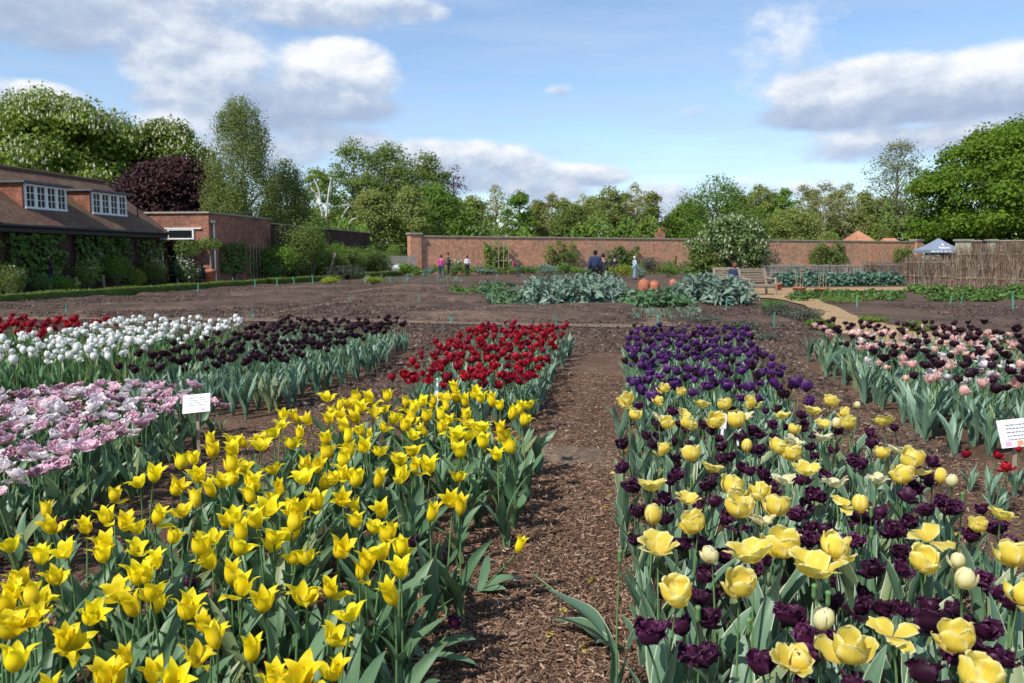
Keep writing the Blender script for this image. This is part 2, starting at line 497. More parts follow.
def petal_grid(sh, rs, shrink, ang, lean, nu=7, nv=9, lift=0.0):
    v = np.linspace(0, 1, nv)
    if sh['tip'] == 'round': v = 1 - (1 - v) ** 1.6
    r = np.interp(v, V5, sh['r']) * shrink
    z = np.interp(v, V5, sh['z']) * (1.0 if shrink > 0.6 else 0.92)
    # smooth the control polygon a little
    for _ in range(2):
        r[1:-1] = (r[:-2] + 2 * r[1:-1] + r[2:]) / 4
        z[1:-1] = (z[:-2] + 2 * z[1:-1] + z[2:]) / 4
    if sh['tip'] == 'point':
        wv = np.sin(np.clip(v, 0, 1) ** 0.75 * PI) ** 0.8 * 0.97 + 0.03
        wv = np.where(v > 0.55, np.clip((1 - v) / 0.45, 0, 1) ** 0.85 * wv[int(nv * .55)] + 0.02, wv)
    else:
        wv = np.clip(v * 2.6, 0, 1) ** 0.65 * np.sqrt(np.clip(1 - v ** 5, 0, 1))
        wv = np.maximum(wv, 0.03)
    w = sh['w'] * (0.6 + 0.4 * shrink) * wv * rs.uniform(0.92, 1.08)
    u = np.linspace(-1, 1, nu)
    rc = np.maximum(r, sh['w'] * 0.75)[:, None] * 1.05
    a = u[None, :] * w[:, None] / rc
    lat = rc * np.sin(a)
    rad = r[:, None] - rc * (1 - np.cos(a))
    ph = rs.uniform(0, 6.28, 3)
    ruf = sh['ruf'] * (np.sin(v[:, None] * 9 + ph[0] + u[None] * 2) + np.sin(v[:, None] * 15 + ph[1])) * np.abs(u[None, :]) ** 1.5 * np.clip(v[:, None] * 1.5, 0, 1)
    rad = rad + ruf
    zz = np.repeat(z[:, None], nu, 1) + rs.normal(0, sh['ruf'] * 0.15, (nv, nu)) * v[:, None]
    # rounded tip: edges end lower than the middle
    if sh['tip'] == 'round':
        zz -= (u[None, :] ** 2) * (v[:, None] ** 6) * 0.004
    if sh['jag'] > 0:
        j = rs.normal(0, sh['jag'], (nv, nu))
        edge = np.maximum(np.abs(u)[None, :] > 0.9, (v > 0.9)[:, None]) * 1.0
        rad += j * edge; zz += rs.normal(0, sh['jag'], (nv, nu)) * edge * 0.8
        lat += rs.normal(0, sh['jag'] * .6, (nv, nu)) * edge
    # lean outward / inward about the base
    cl, sl = math.cos(lean), math.sin(lean)
    rad, zz = rad * cl + zz * sl, zz * cl - rad * sl
    zz += lift
    X = rad * math.cos(ang) - lat * math.sin(ang)
    Y = rad * math.sin(ang) + lat * math.cos(ang)
    P = np.stack([X, Y, zz], -1)
    uv = np.stack(np.broadcast_arrays((u[None, :] + 1) / 2, v[:, None]), -1)
    return P, uv


def flower_mesh(name, shape, mat, seed, messy=0.08, nu=7, nv=9, drop=0.0):
    rs = np.random.default_rng(seed)
    sh = SHAPES[shape]
    mb = MB()
    nl = len(sh['n'])
    a0 = rs.uniform(0, 6)
    for k, n in enumerate(sh['n']):
        shrink = 1.0 - (0.14 * k if nl <= 2 else 0.24 * k)
        for i in range(n):
            if rs.random() < drop:
                continue
            ang = a0 + 2 * PI * (i + 0.5 * k) / n + rs.normal(0, 0.08 if nl < 3 else 0.2)
            lean = rs.normal(0, messy) + (0.02 if k == 0 else -0.04)
            if rs.random() < messy * 0.9:
                lean += rs.uniform(0.25, 0.8)
            P, uv = petal_grid(sh, rs, shrink, ang, lean, nu, nv)
            mb.grid(P, uv)
    return mb.mesh(name, mat, True)


def leaf_mesh(name, mat, seed, Lg=0.30, Wd=0.05, arch=0.5, nu=5, nv=10, out=None):
    """strap shaped tulip leaf rising from the base, keeled, arching outward, slightly twisted"""
    rs = np.random.default_rng(seed)
    v = np.linspace(0, 1, nv)
    th = 0.12 + arch * v ** 1.6 * rs.uniform(0.7, 1.5)       # angle from vertical
    ds = Lg / (nv - 1)
    x = np.concatenate([[0], np.cumsum(np.sin(th[1:]) * ds)]) + 0.006
    z = np.concatenate([[0], np.cumsum(np.cos(th[1:]) * ds)])
    w = Wd / 2 * (np.sin(np.clip(v * 0.88 + 0.12, 0, 1) * PI) ** 0.75)
    w = np.maximum(w, 0.0015)
    u = np.linspace(-1, 1, nu)
    ph = rs.uniform(0, 6.28)
    tw = rs.normal(0, 0.9) * v ** 1.3
    fold = 0.55 - 0.35 * v
    lat = u[None, :] * w[:, None]
    hgt = np.abs(u[None, :]) * w[:, None] * fold[:, None] + 0.16 * w[:, None] * np.sin(v[:, None] * 11 + ph) * np.abs(u[None])
    nx, nz = -np.cos(th), np.sin(th)
    l2 = lat * np.cos(tw)[:, None] - hgt * np.sin(tw)[:, None]
    h2 = lat * np.sin(tw)[:, None] + hgt * np.cos(tw)[:, None]
    P = np.stack([x[:, None] + nx[:, None] * h2, l2 + 0.01 * np.sin(v * 4 + ph)[:, None], z[:, None] + nz[:, None] * h2], -1)
    uv = np.stack(np.broadcast_arrays((u[None, :] + 1) / 2, v[:, None]), -1)
    mb = out if out is not None else MB()
    if out is None:
        mb.grid(P, uv)
        return mb.mesh(name, mat, True)
    a = rs.uniform(0, 6.28)
    R = np.array([[math.cos(a), -math.sin(a), 0], [math.sin(a), math.cos(a), 0], [0, 0, 1]])
    mb.grid(P @ R.T, uv)
    return None


def stem_mesh(name, mat, h, bend, r=0.0032):
    zz = np.linspace(0, 1, 7)
    pts = np.stack([bend * zz ** 2, 0.3 * bend * np.sin(zz * 3), zz * h], -1)
    return MB().tube(pts, np.linspace(r * 1.15, r, 7), 6).mesh(name, mat, True), tuple(pts[-1]), math.atan2(2 * bend, h)


class TulipKind:
    def __init__(self, name, cat, flowers, leafmat, h, leaf_l=0.28, leaf_w=0.05, arch=0.55, nleaf=3, near=True, stem='t_stem', fscale=1.0, seed=0, res=(7, 9)):
        self.name, self.cat, self.h, self.near, self.nleaf, self.fscale = name, cat, h, near, nleaf, fscale
        self.flowers = [flower_mesh(name + '_flower', s, PM[m], seed * 100 + i, messy, res[0], res[1], drop) for i, (s, m, messy, drop) in enumerate(flowers)]
        self.stems = [stem_mesh(name + '_stem', M[stem], h, b) for b in (-0.03, 0.0, 0.02, 0.045, 0.07)]
        if near:
            self.leaves = [leaf_mesh(name + '_leaf', leafmat, seed * 50 + i, leaf_l * k, leaf_w * q, arch)
                           for i, (k, q) in enumerate([(1, 1), (.85, 1.15), (1.12, .8), (.7, .9), (1.05, 1.1), (.92, .7), (1.15, .95), (.8, 1.25)])]
        else:
            self.clumps = []
            for i in range(6):
                mb = MB()
                for j in range(nleaf):
                    leaf_mesh('', None, seed * 70 + i * 10 + j, leaf_l * random.uniform(.75, 1.15), leaf_w * random.uniform(.7, 1.2), arch, 3, 7, out=mb)
                self.clumps.append(mb.mesh(name + '_foliage', leafmat, True))

    def plant(self, head, label, group, sc=1.0, fi=None, lean=None, tilt=0.22):
        """head: world point of the flower's base"""
        st, tip, ang = random.choice(self.stems)
        rz = random.uniform(0, 2 * PI)
        k = head[2] / self.h
        c, s = math.cos(rz), math.sin(rz)
        root = thing(self.name, label, self.cat, (head[0] - k * (tip[0] * c - tip[1] * s), head[1] - k * (tip[0] * s + tip[1] * c), 0), rz, group)
        root.scale = (k, k, k)
        link('stem', st, root)
        if fi is None:
            fi = random.randrange(len(self.flowers))
        fs = self.fscale * sc * random.uniform(0.84, 1.12) / k
        link('flower', self.flowers[fi], root, loc=tip, rot=(random.gauss(0, tilt), ang + random.gauss(0, tilt), random.uniform(0, 6.28)), scale=fs)
        if self.near:
            a = random.uniform(0, 6.28)
            for j in range(self.nleaf):
                a += 2 * PI / self.nleaf + random.uniform(-.6, .6)
                link('leaf', random.choice(self.leaves), root, loc=(0, 0, 0.0 + 0.02 * j), rot=(0, random.uniform(-.05, .12), a), scale=random.uniform(.8, 1.15))
        else:
            link('foliage', random.choice(self.clumps), root, rot=(0, 0, random.uniform(0, 6.28)), scale=random.uniform(.85, 1.15))
        return root


def uniq(pts, dmin=6.0):
    out = []
    for p in pts:
        if all((p[0] - q[0]) ** 2 + (p[1] - q[1]) ** 2 > dmin * dmin for q in out):
            out.append(p)
    return out


def conv(lst, ox, oy, k, ymin=-1, ymax=9999, xmin=-1, xmax=9999):
    r = []
    for p in lst:
        x, y = ox + p[0] / k, oy + p[1] / k
        if ymin <= y <= ymax and xmin <= x <= xmax:
            r.append((x, y) + ((p[2] / k,) if len(p) > 2 else ()))
    return r


def scatter(poly_s, poly_t, n, dmin, rs, edge=None):
    """n points (s, t) in a bed outline given as s(t) edges"""
    out = []
    tries = 0
    cell = {}
    while len(out) < n and tries < n * 60:
        tries += 1
        t = rs.uniform(poly_t[0], poly_t[-1])
        a = np.interp(t, poly_t, poly_s[0]); b = np.interp(t, poly_t, poly_s[1])
        s = rs.uniform(a, b)
        k = (int(s / dmin), int(t / dmin))
        if any((s - q[0]) ** 2 + (t - q[1]) ** 2 < dmin * dmin for i in (-1, 0, 1) for j in (-1, 0, 1) for q in cell.get((k[0] + i, k[1] + j), ())):
            continue
        cell.setdefault(k, []).append((s, t))
        out.append((s, t))
    return out
# ------------------------------------------------------------------ the tulip beds
K_LILY = TulipKind('yellow_lily_tulip', 'tulip', [('lily', 'lily', .07, 0), ('lily', 'lily', .14, 0), ('lily2', 'lily', .08, 0), ('lily3', 'lily', .06, 0), ('lily', 'lily', .10, 0), ('lily2', 'lily', .16, 0)],
                   M['t_leaf'], 0.44, 0.28, 0.050, 0.6, 6, True, seed=1, fscale=1.0)
K_PALE = TulipKind('pale_yellow_tulip', 'tulip', [('cup', 'pale', .06, 0), ('open', 'pale', .09, 0), ('wide', 'pale', .2, 0), ('egg', 'pale', .05, 0), ('cup', 'pale', .12, 0), ('open', 'cream', .18, .15), ('egg', 'cream', .05, 0)],
                   M['t_leaf_margin'], 0.50, 0.34, 0.058, 0.42, 5, True, seed=2, fscale=1.0, res=(9, 13))
K_PLUM = TulipKind('fringed_plum_tulip', 'tulip', [('fringe', 'plum', .08, 0), ('fringe2', 'plum', .14, 0), ('fringe', 'plum', .15, 0), ('fringe2', 'plum', .1, 0)],
                   M['t_leaf_margin'], 0.42, 0.31, 0.055, 0.45, 4, True, stem='t_stem_dark', seed=3, res=(9, 11))
K_PINK = TulipKind('double_pink_tulip', 'tulip', [('double', 'pink', .10, 0), ('double2', 'pink', .12, 0), ('double', 'blush', .14, 0), ('double', 'mauve', .12, 0), ('double2', 'blush', .1, 0), ('double2', 'mauve', .12, 0)],
                   M['t_leaf'], 0.40, 0.27, 0.055, 0.5, 4, True, seed=4, fscale=1.05, res=(5, 7))
K_RED = TulipKind('red_tulip', 'tulip', [('small', 'red', .10, 0), ('cup', 'red', .15, 0), ('double2', 'red', .1, 0), ('small', 'red', .2, 0)],
                  M['t_leaf_blue'], 0.42, 0.31, 0.042, 0.5, 8, False, seed=5, res=(5, 7), fscale=1.05)
K_WHITE = TulipKind('white_tulip', 'tulip', [('ball', 'white', .06, 0), ('egg', 'white', .08, 0), ('ball', 'white', .1, 0)],
                    M['t_leaf_fresh'], 0.46, 0.34, 0.036, 0.35, 9, False, seed=6, res=(5, 7), fscale=1.22)
K_BLACK = TulipKind('black_double_tulip', 'tulip', [('ball', 'black', .12, 0), ('double2', 'black', .12, 0), ('ball', 'black', .15, 0)],
                    M['t_leaf_blue'], 0.46, 0.33, 0.038, 0.45, 9, False, seed=7, res=(5, 7), fscale=1.15, stem='t_stem')
K_VIOLET = TulipKind('violet_tulip', 'tulip', [('cup', 'violet', .15, 0), ('small', 'violet', .12, 0), ('double2', 'violet', .12, 0), ('small', 'black', .1, 0)],
                     M['t_leaf_blue'], 0.42, 0.31, 0.036, 0.5, 9, False, seed=8, res=(5, 7), fscale=1.05)
K_PEACH = TulipKind('peach_pink_tulip', 'tulip', [('cup', 'peach', .12, 0), ('small', 'peach', .1, 0), ('double2', 'blush', .1, 0), ('double2', 'peach', .12, 0)],
                    M['t_leaf_blue'], 0.44, 0.34, 0.044, 0.5, 8, False, seed=9, res=(5, 7), fscale=1.1)
K_FARRED = TulipKind('scarlet_tulip', 'tulip', [('small', 'red', .10, 0), ('cup', 'red', .12, 0)],
                     M['t_leaf_fresh'], 0.42, 0.3, 0.04, 0.35, 8, False, seed=10, res=(5, 7), fscale=1.25)

# measured flower places: bright yellow lily tulips
Y = []
Y += conv([(35,290),(130,200),(150,240),(120,325),(190,305),(245,240),(300,215),(318,155),(350,235),(300,295),(160,380),(60,395),(20,420),(80,490),(30,510),(10,530),(245,485),(170,555),(35,620),(330,660),(520,475),(540,600),(612,555),(705,590),(770,665),(820,670),(740,455),(680,410),(840,430),(835,325),(600,335),(665,300),(680,265),(555,300),(595,270),(480,270),(440,335),(380,300),(390,240),(435,215),(515,195),(335,420),(385,380),(425,425),(380,465),(410,380),(650,380),(770,270),(725,225),(755,190),(710,160),(655,215),(550,170),(485,135),(395,115),(430,100),(505,65),(545,55),(600,35),(660,30),(735,15),(620,115),(655,110),(705,120),(560,100),(600,140),(815,190),(820,235),(765,155),(790,130),(770,80),(435,650),(480,670),(690,5),(645,75),(680,75),(590,8),(820,10),(295,660),(90,440),(15,460)], 0, 440, 2.81)
Y += conv([(105,305),(185,340),(15,325),(15,440),(145,480),(90,640),(10,660),(268,435),(285,360),(235,312),(245,265),(285,300),(160,225),(205,240),(235,195),(120,160),(45,175),(365,208),(430,165),(450,190),(445,100),(155,115),(215,115),(60,120),(120,60),(120,95),(225,30),(180,20),(275,55),(320,30),(320,75),(365,78),(280,100),(435,15),(455,35),(515,10),(555,42),(597,22),(45,75),(10,70),(15,105),(75,40),(145,30),(5,185)], 300, 440, 2.81)
Y += conv([(300,315),(30,345),(105,365),(160,365),(215,360),(260,350),(300,350),(370,335),(340,365),(400,350),(445,365),(475,380),(130,390),(55,420),(15,390),(265,380),(240,420),(340,420),(340,450),(365,415),(400,465),(130,430),(180,425),(95,460),(125,490),(185,475),(10,460),(240,465),(300,490),(348,495),(405,530),(475,475),(490,500),(585,375),(550,395),(515,415),(560,435)], 380, 310, 3.94, ymax=442)
Y += conv([(700,385),(940,380),(870,395),(825,390),(780,405),(745,420),(720,445),(915,425),(760,455),(825,430),(965,455),(985,495),(900,500),(880,440),(705,470),(785,450),(820,465),(835,515),(770,505),(695,550),(640,570),(775,545),(525,455),(590,465),(635,470),(515,490),(490,525),(440,540),(420,575),(590,530),(555,560),(365,550),(320,545),(235,547)], 150, 300, 3.94, ymax=442)
Y = uniq(Y, 6.5)
# pale yellow tulips
PY = conv([(237,20,50),(318,38,60),(368,70,75),(203,122,80),(302,157,90),(425,135,90),(503,137,62),(443,192,85),(333,230,95),(552,188,75),(575,102,60),(637,78,80),(790,180,50),(835,100,50),(720,110,60),(557,18,55),(598,38,50),(466,15,35),(208,212,50),(220,290,130),(373,313,45),(488,315,140),(570,300,80),(448,400,86),(272,427,98),(655,355,140),(710,300,90),(590,600,135),(675,495,35),(515,215,60)], 580, 440, 2.81)
PY += conv([(125,165,110),(25,75,65),(365,258,135),(340,335,85),(225,90,75),(290,100,60),(305,55,65),(280,22,45),(230,33,45),(395,100,35),(428,108,28),(100,110,50),(563,198,65),(497,230,50),(600,325,80),(615,425,70),(262,515,130),(450,555,85),(135,585,140),(10,600,70),(485,660,90),(455,385,40),(55,495,30),(448,330,30)], 800, 440, 2.81)
PY += conv([(247,303,50),(317,317,45),(227,350,45),(113,352,60),(135,410,60),(232,412,50),(325,398,65),(400,365,80),(487,375,60),(273,442,65),(347,443,60),(458,437,75),(535,440,75),(575,410,60),(602,360,60),(600,415,50),(722,408,75),(840,390,90),(905,358,55),(965,400,55),(880,440,70),(925,440,35),(978,445,60),(875,490,70),(762,465,45),(760,505,60),(258,520,70)], 600, 310, 3.94)
PY += conv([(375,395,80),(283,333,22)], 780, 310, 3.594)
PY = uniq(PY, 8)
PL = conv([(123,10),(203,10),(305,10),(405,15),(125,75),(265,45),(150,130),(270,95),(240,165),(165,200),(155,275),(285,290),(335,290),(337,375),(330,440),(370,500),(295,520),(360,605),(190,545,105),(585,495,90),(515,630,95),(785,465),(830,360),(680,550),(665,600),(770,280),(690,250),(610,210),(640,245),(640,280),(660,150),(685,95),(620,110),(545,135),(425,45),(455,70),(480,85),(510,25),(510,95),(650,15),(775,60),(715,25),(365,125),(370,170),(400,215),(820,10),(820,215),(790,215),(770,680)], 580, 440, 2.81)
PL += conv([(20,235),(70,240),(160,280),(218,365),(285,355),(280,310),(250,255),(200,210),(230,200),(300,155),(360,195),(420,190),(310,225),(375,60),(60,90),(50,140),(165,50),(180,65),(90,25),(515,190),(555,245),(590,290),(480,265),(510,385,75),(175,460,80),(230,470),(295,470),(370,465),(440,470),(375,520,80),(505,525,80),(560,600,70),(440,600),(50,610),(35,560),(355,665,80),(55,545),(600,455),(370,115),(320,130),(340,90),(405,170),(155,680),(510,610),(15,255)], 800, 440, 2.81)
PL += conv([(155,375),(280,400),(240,460),(175,490),(205,530),(90,535),(655,395),(680,450),(790,410),(800,455),(620,485),(590,475),(410,450),(440,475),(340,520),(490,530),(685,500),(725,455),(515,405),(930,470),(700,385),(780,430)], 600, 310, 3.94)
PL += conv([(320,440),(330,470),(325,500),(195,505),(115,485),(550,550),(545,615),(200,430),(415,420),(340,455),(310,455)], 780, 310, 3.594)
PL = uniq(PL, 7)

for x, y in Y:
    h = 0.44 * random.uniform(0.94, 1.07)
    p = G(x, y, h + 0.032)
    s, t = ST(p[0], p[1])
    if s > -1.0:
        lb = 'yellow lily-flowered tulip at the edge of its bed along the mulch path'
    elif s < -1.85:
        lb = 'yellow lily-flowered tulip at the outer edge of its bed facing the pink doubles'
    elif t > 4.5:
        lb = 'yellow lily-flowered tulip in the back rows of its bed near the red tulips'
    elif t > 3.0:
        lb = 'yellow lily-flowered tulip in the middle of the bright yellow bed'
    else:
        lb = 'large yellow lily-flowered tulip in the front rows of the bright yellow bed'
    sc = float(np.interp(t, [1.6, 2.6, 3.6, 5.5], [.92, 1.0, 1.12, 1.24]))
    K_LILY.plant((p[0], p[1], h), lb, 'bright ' + lb.replace('tulip', 'tulips', 1), sc)
# unseen-edge rows of the same bed just inside the frame's foot and between
for s, t in scatter(([-2.05, -2.0, -2.1], [-0.78, -0.80, -0.72]), [1.45, 3.5, 5.5], 60, 0.12, random):
    if t > 2.2 and random.random() < .6:
        continue
    p = W(s, t); h = 0.42 * random.uniform(.85, 1.0)
    K_LILY.plant((p[0], p[1], h), 'shorter yellow lily-flowered tulip half hidden among its taller neighbours', 'short bright yellow tulips', 0.92)

PALE_LOOK = ['cupped', 'half open', 'flat open', 'closed', 'loosely cupped', 'cream ragged', 'small cream']
for i, q in enumerate(PY):
    x, y, wpx = q
    h = 0.50 * random.uniform(0.96, 1.06)
    p = G(x, y, h + 0.035)
    dist = math.sqrt(p[0] ** 2 + p[1] ** 2 + (CAM_H - h) ** 2)
    wm = wpx / F_PX * dist
    if wm > 0.125: fi = random.choice([1, 4, 1, 2])
    elif wm > 0.098: fi = random.choice([4, 0, 1])
    elif wm > 0.075: fi = random.choice([0, 4, 0, 5])
    elif wm > 0.055: fi = random.choice([3, 0])
    else: fi = 6
    base_w = [.092, .155, .18, .066, .10, .15, .062][fi]
    sc = min(1.12, max(0.72, wm / base_w))
    s, t = ST(p[0], p[1])
    where = 'in the front rows of the mixed yellow and plum bed' if t < 2.9 else ('in the middle of the mixed yellow and plum bed' if t < 4.2 else 'at the far end of the mixed bed')
    if s < 0.3: where = 'on the path side of the mixed bed, ' + ('front rows' if t < 2.9 else 'middle rows' if t < 4.2 else 'far corner')
    lb = '%s pale yellow tulip %s' % (PALE_LOOK[fi], where)
    K_PALE.plant((p[0], p[1], h), lb, lb.replace('tulip', 'tulips'), sc, fi, tilt=0.15)
for i, q in enumerate(PL):
    x, y = q[0], q[1]
    h = 0.42 * random.uniform(0.93, 1.05)
    p = G(x, y, h + 0.028)
    s, t = ST(p[0], p[1])
    big = len(q) > 2 and q[2] > 28
    where = 'in the front rows between pale yellow tulips' if t < 2.9 else ('in the middle of the mixed bed among pale yellow tulips' if t < 4.2 else 'at the far end of the mixed bed among pale yellow tulips')
    if s < 0.3: where = 'leaning to the mulch path at the edge of the mixed bed'
    lb = ('large fringed plum tulip ' if big else 'fringed dark plum tulip ') + where
    K_PLUM.plant((p[0], p[1], h), lb, lb.replace('tulip', 'tulips', 1), 1.12 if big else random.uniform(.82, 1.0), None, tilt=0.25)
for s, t in scatter(([-0.0, 0.02, 0.05], [1.5, 1.4, 1.4]), [1.45, 3.5, 5.5], 60, 0.15, random):
    p = W(s, t); h = 0.36 * random.uniform(.8, 1.0)
    K_PLUM.plant((p[0], p[1], h), 'short dark plum tulip sunk among the grey-green leaves of the mixed bed', 'short plum tulips', 0.82)

# double pinks, back left of the yellow bed
for s, t in scatter(([-3.9, -4.6, -4.7], [-2.70, -2.92, -3.4]), [3.05, 4.5, 5.9], 205, 0.10, random):
    p = W(s, t); h = 0.40 * random.uniform(.9, 1.08)
    fi = random.choice([0, 0, 1, 2, 2, 3, 4, 5])
    look = ['open candy-pink double', 'rounded candy-pink double', 'open blush-white double', 'mauve-streaked open double', 'rounded blush-white double', 'mauve-streaked rounded double'][fi]
    where = 'in the front of the pink bed' if t < 4.3 else 'in the back of the pink bed'
    lb = '%s tulip %s' % (look, where)
    K_PINK.plant((p[0], p[1], h), lb, lb.replace('tulip', 'tulips'), random.uniform(.85, 1.05), fi, tilt=.3)
for x, y in ((211, 404), (222, 408)):
    p = G(x, y, 0.25)
    K_PINK.plant((p[0], p[1], 0.25), 'pink double tulip leaning out in front of the tilted white label board' if x < 215 else 'mauve double tulip lying low on the soil just beside the tilted white label board', None, .9, 0 if x < 215 else 3)


def bed(kind, ss, tt, n, dmin, labeler, hs=(.82, 1.12), scs=(.8, 1.15)):
    out = 0
    for s, t in scatter(ss, tt, n, dmin, random):
        p = W(s, t)
        h = kind.h * random.uniform(*hs)
        lb, gp = labeler(s, t)
        kind.plant((p[0], p[1], h), lb, gp, random.uniform(*scs))
        out += 1
    return out


bed(K_RED, ([-1.95, -2.15, -2.15], [-0.80, -0.82, -0.85]), [6.3, 8.5, 11.8], 230, 0.115,
    lambda s, t: ('crimson tulip in the %s of the red bed beside the mulch path' % ('front rows' if t < 8 else 'far rows'), 'crimson tulips ' + ('front' if t < 8 else 'far')))
bed(K_VIOLET, ([0.0, 0.02, 0.05], [1.35, 1.45, 1.75]), [5.95, 8.5, 11.8], 280, 0.115,
    lambda s, t: ('violet purple tulip in the %s of the purple bed right of the mulch path' % ('front rows' if t < 8 else 'far rows'), 'violet tulips ' + ('front' if t < 8 else 'far')))
bed(K_WHITE, ([-6.9, -7.4, -7.8], [-5.15, -5.3, -5.75]), [7.0, 9.5, 11.6], 250, 0.15,
    lambda s, t: ('globe-shaped white tulip in the %s of the white bed' % ('front rows' if t < 9.3 else 'far rows'), 'white tulips ' + ('front' if t < 9.3 else 'far')))
bed(K_BLACK, ([-4.75, -5.0, -5.4], [-3.2, -3.2, -3.4]), [6.7, 9.5, 12.1], 290, 0.125,
    lambda s, t: ('near-black double tulip in the %s of the bed next to the white tulips' % ('front rows' if t < 9.3 else 'far rows'), 'near-black tulips ' + ('front' if t < 9.3 else 'far')))
bed(K_FARRED, ([-10.2, -10.2], [-7.7, -8.1]), [9.4, 11.9], 100, 0.15,
    lambda s, t: ('scarlet tulip in the small red bed behind the white tulips', 'scarlet tulips behind the white bed'))
k_e = TulipKind('dark_wine_tulip', 'tulip', [('ball', 'black', .12, 0), ('double2', 'black', .12, 0)], M['t_leaf_blue'], 0.50, 0.34, 0.044, 0.5, 8, False, seed=12, res=(5, 7), fscale=1.15)


def e_lab(what, gp):
    return lambda s, t: ('%s tulip in the %s of the mixed pink and wine bed' % (what, 'front rows' if t < 8 else 'far rows'), gp + (' front' if t < 8 else ' far'))


E_ss, E_tt = ([2.35, 2.4, 2.6], [4.6, 4.7, 4.9]), [6.1, 8.5, 11.8]
bed(K_PEACH, E_ss, E_tt, 190, 0.14, e_lab('peach pink', 'peach pink tulips'))
bed(k_e, E_ss, E_tt, 190, 0.14, e_lab('dark wine double', 'dark wine tulips'))
bed(K_RED, ([1.98, 1.98], [2.6, 2.6]), [4.5, 5.2], 11, 0.15,
    lambda s, t: ('short dark red tulip beside the white label board at the frame edge', 'dark red tulips by the label board'), hs=(.5, .7), scs=(.5, .7))

# stragglers
lone = G(516, 600, 0)
lk = K_LILY


def strewn(name, label, base, tipw, flower, leafs, kind, fscale=1.0, group=None):
    """a tulip that has flopped over: stem from base to tip, leaves by direction"""
    root = thing(name, label, 'tulip', base, 0, group)
    b = np.array(base); tp = np.array(tipw)
    u = np.linspace(0, 1, 8)[:, None]
    mid = (b + tp) / 2 + np.array([0.0, 0, -0.02 + 0.10 * np.linalg.norm((tp - b)[:2])])
    pts = (1 - u) ** 2 * b + 2 * u * (1 - u) * mid + u ** 2 * tp
    link('stem', MB().tube(pts - b, np.linspace(.0042, .003, 8), 6).mesh('stem', M['t_stem'], True), root)
    if flower is not None:
        link('flower', flower, root, loc=tuple(tp - b), rot=(0.1, 0.35, 0.5), scale=fscale)
    for k, (lx, ly, a, tl, sc) in enumerate(leafs):
        link('leaf', kind.leaves[k % len(kind.leaves)], root, loc=(lx, ly, 0.015), rot=(0, tl, a), scale=(sc, sc * 1.55, sc))
    return root


b1 = G(478, 594, 0); t1 = np.array(G(517, 553, 0.22))
strewn('flopped_yellow_tulip', 'lone yellow tulip flopped over onto the mulch path with leaves splayed', b1, tuple(t1), K_LILY.flowers[3], [(0, 0, 3.3, .9, .75), (0.02, 0, 0.35, .85, .8), (0.0, 0, 1.3, .7, .7), (0, 0, -.5, 1.0, .7)], K_LILY, .95)
b2 = G(618, 648, 0); t2 = np.array(G(533, 574, 0.16))
strewn('fallen_tulip_stem', 'petal-less tulip seed stalk lying across the mulch path', b2, tuple(t2), None, [(-0.03, 0.02, 2.5, .75, 1.0), (-.02, 0, 2.75, 1.0, .95), (-.02, -.02, 3.6, .7, .85), (0, -.02, -2.2, .8, .7)], K_PALE)
b3 = G(425, 660, 0); t3 = np.array(G(452, 628, 0.12))
strewn('withered_plum_tulip', 'withered plum tulip bent low at the foot of the bright yellow bed', b3, tuple(t3), K_PLUM.flowers[0], [(0, 0, .1, .8, .7), (0, 0, 2.9, .8, .7), (0, 0, -.6, 1.0, .75)], K_LILY, .7)
for (x, y) in ((440, 505), (415, 540), (330, 590), (60, 520), (190, 580)):
    p = G(x, y, .3)
    K_PLUM.plant((p[0], p[1], .27), 'stray plum tulip growing low among the bright yellow lily tulips', 'stray plum tulips in the yellow bed', .8)
for k, (x, y) in enumerate(((551, 630), (437, 672), (583, 642), (578, 610), (566, 607))):
    p = G(x, y, 0.012)
    rs = np.random.default_rng(900 + k)
    P, uv = petal_grid(SHAPES['open'], rs, .9, random.uniform(0, 6), 0.9, 5, 7)
    o = link('fallen_petal', MB().grid(P, uv).mesh('fallen_petal', PM['pale'], True), loc=p, rot=(random.uniform(-.3, .3), random.uniform(-.2, .2), random.uniform(0, 6)), scale=random.uniform(.55, .8))
    tag(o, ['curled pale yellow petal lying alone in the middle of the mulch path', 'pale petal on the mulch at the foot of the yellow bed', 'yellow petal on the mulch tucked under the fallen stalk leaves', 'yellow petal on the mulch just beyond the fallen seed stalk', 'small yellow petal on the mulch touching the fallen seed stalk'][k], 'petal')
# dropped petals under the plants
dpm = [MB().grid(*petal_grid(SHAPES['lily'], np.random.default_rng(950 + k), .9, 0, .9, 5, 7)).mesh('dropped_petal', PM['lily' if k % 2 else 'pale'], True) for k in range(4)]
for k in range(26):
    s_ = random.choice([random.uniform(-.85, -.6), random.uniform(-.2, .02), random.uniform(1.4, 1.9), random.uniform(-2.6, -2.0)]); t_ = random.uniform(2.6, 6.2)
    tag(link('dropped_petal', dpm[k % 4], loc=W(s_, t_, .02), rot=(random.uniform(1.2, 1.9), random.uniform(-.4, .4), random.uniform(0, 6)), scale=random.uniform(.5, .75)), 'small shrivelled yellow petal dropped on the mulch at the bed edges', 'petal', 'petals dropped at the bed edges')
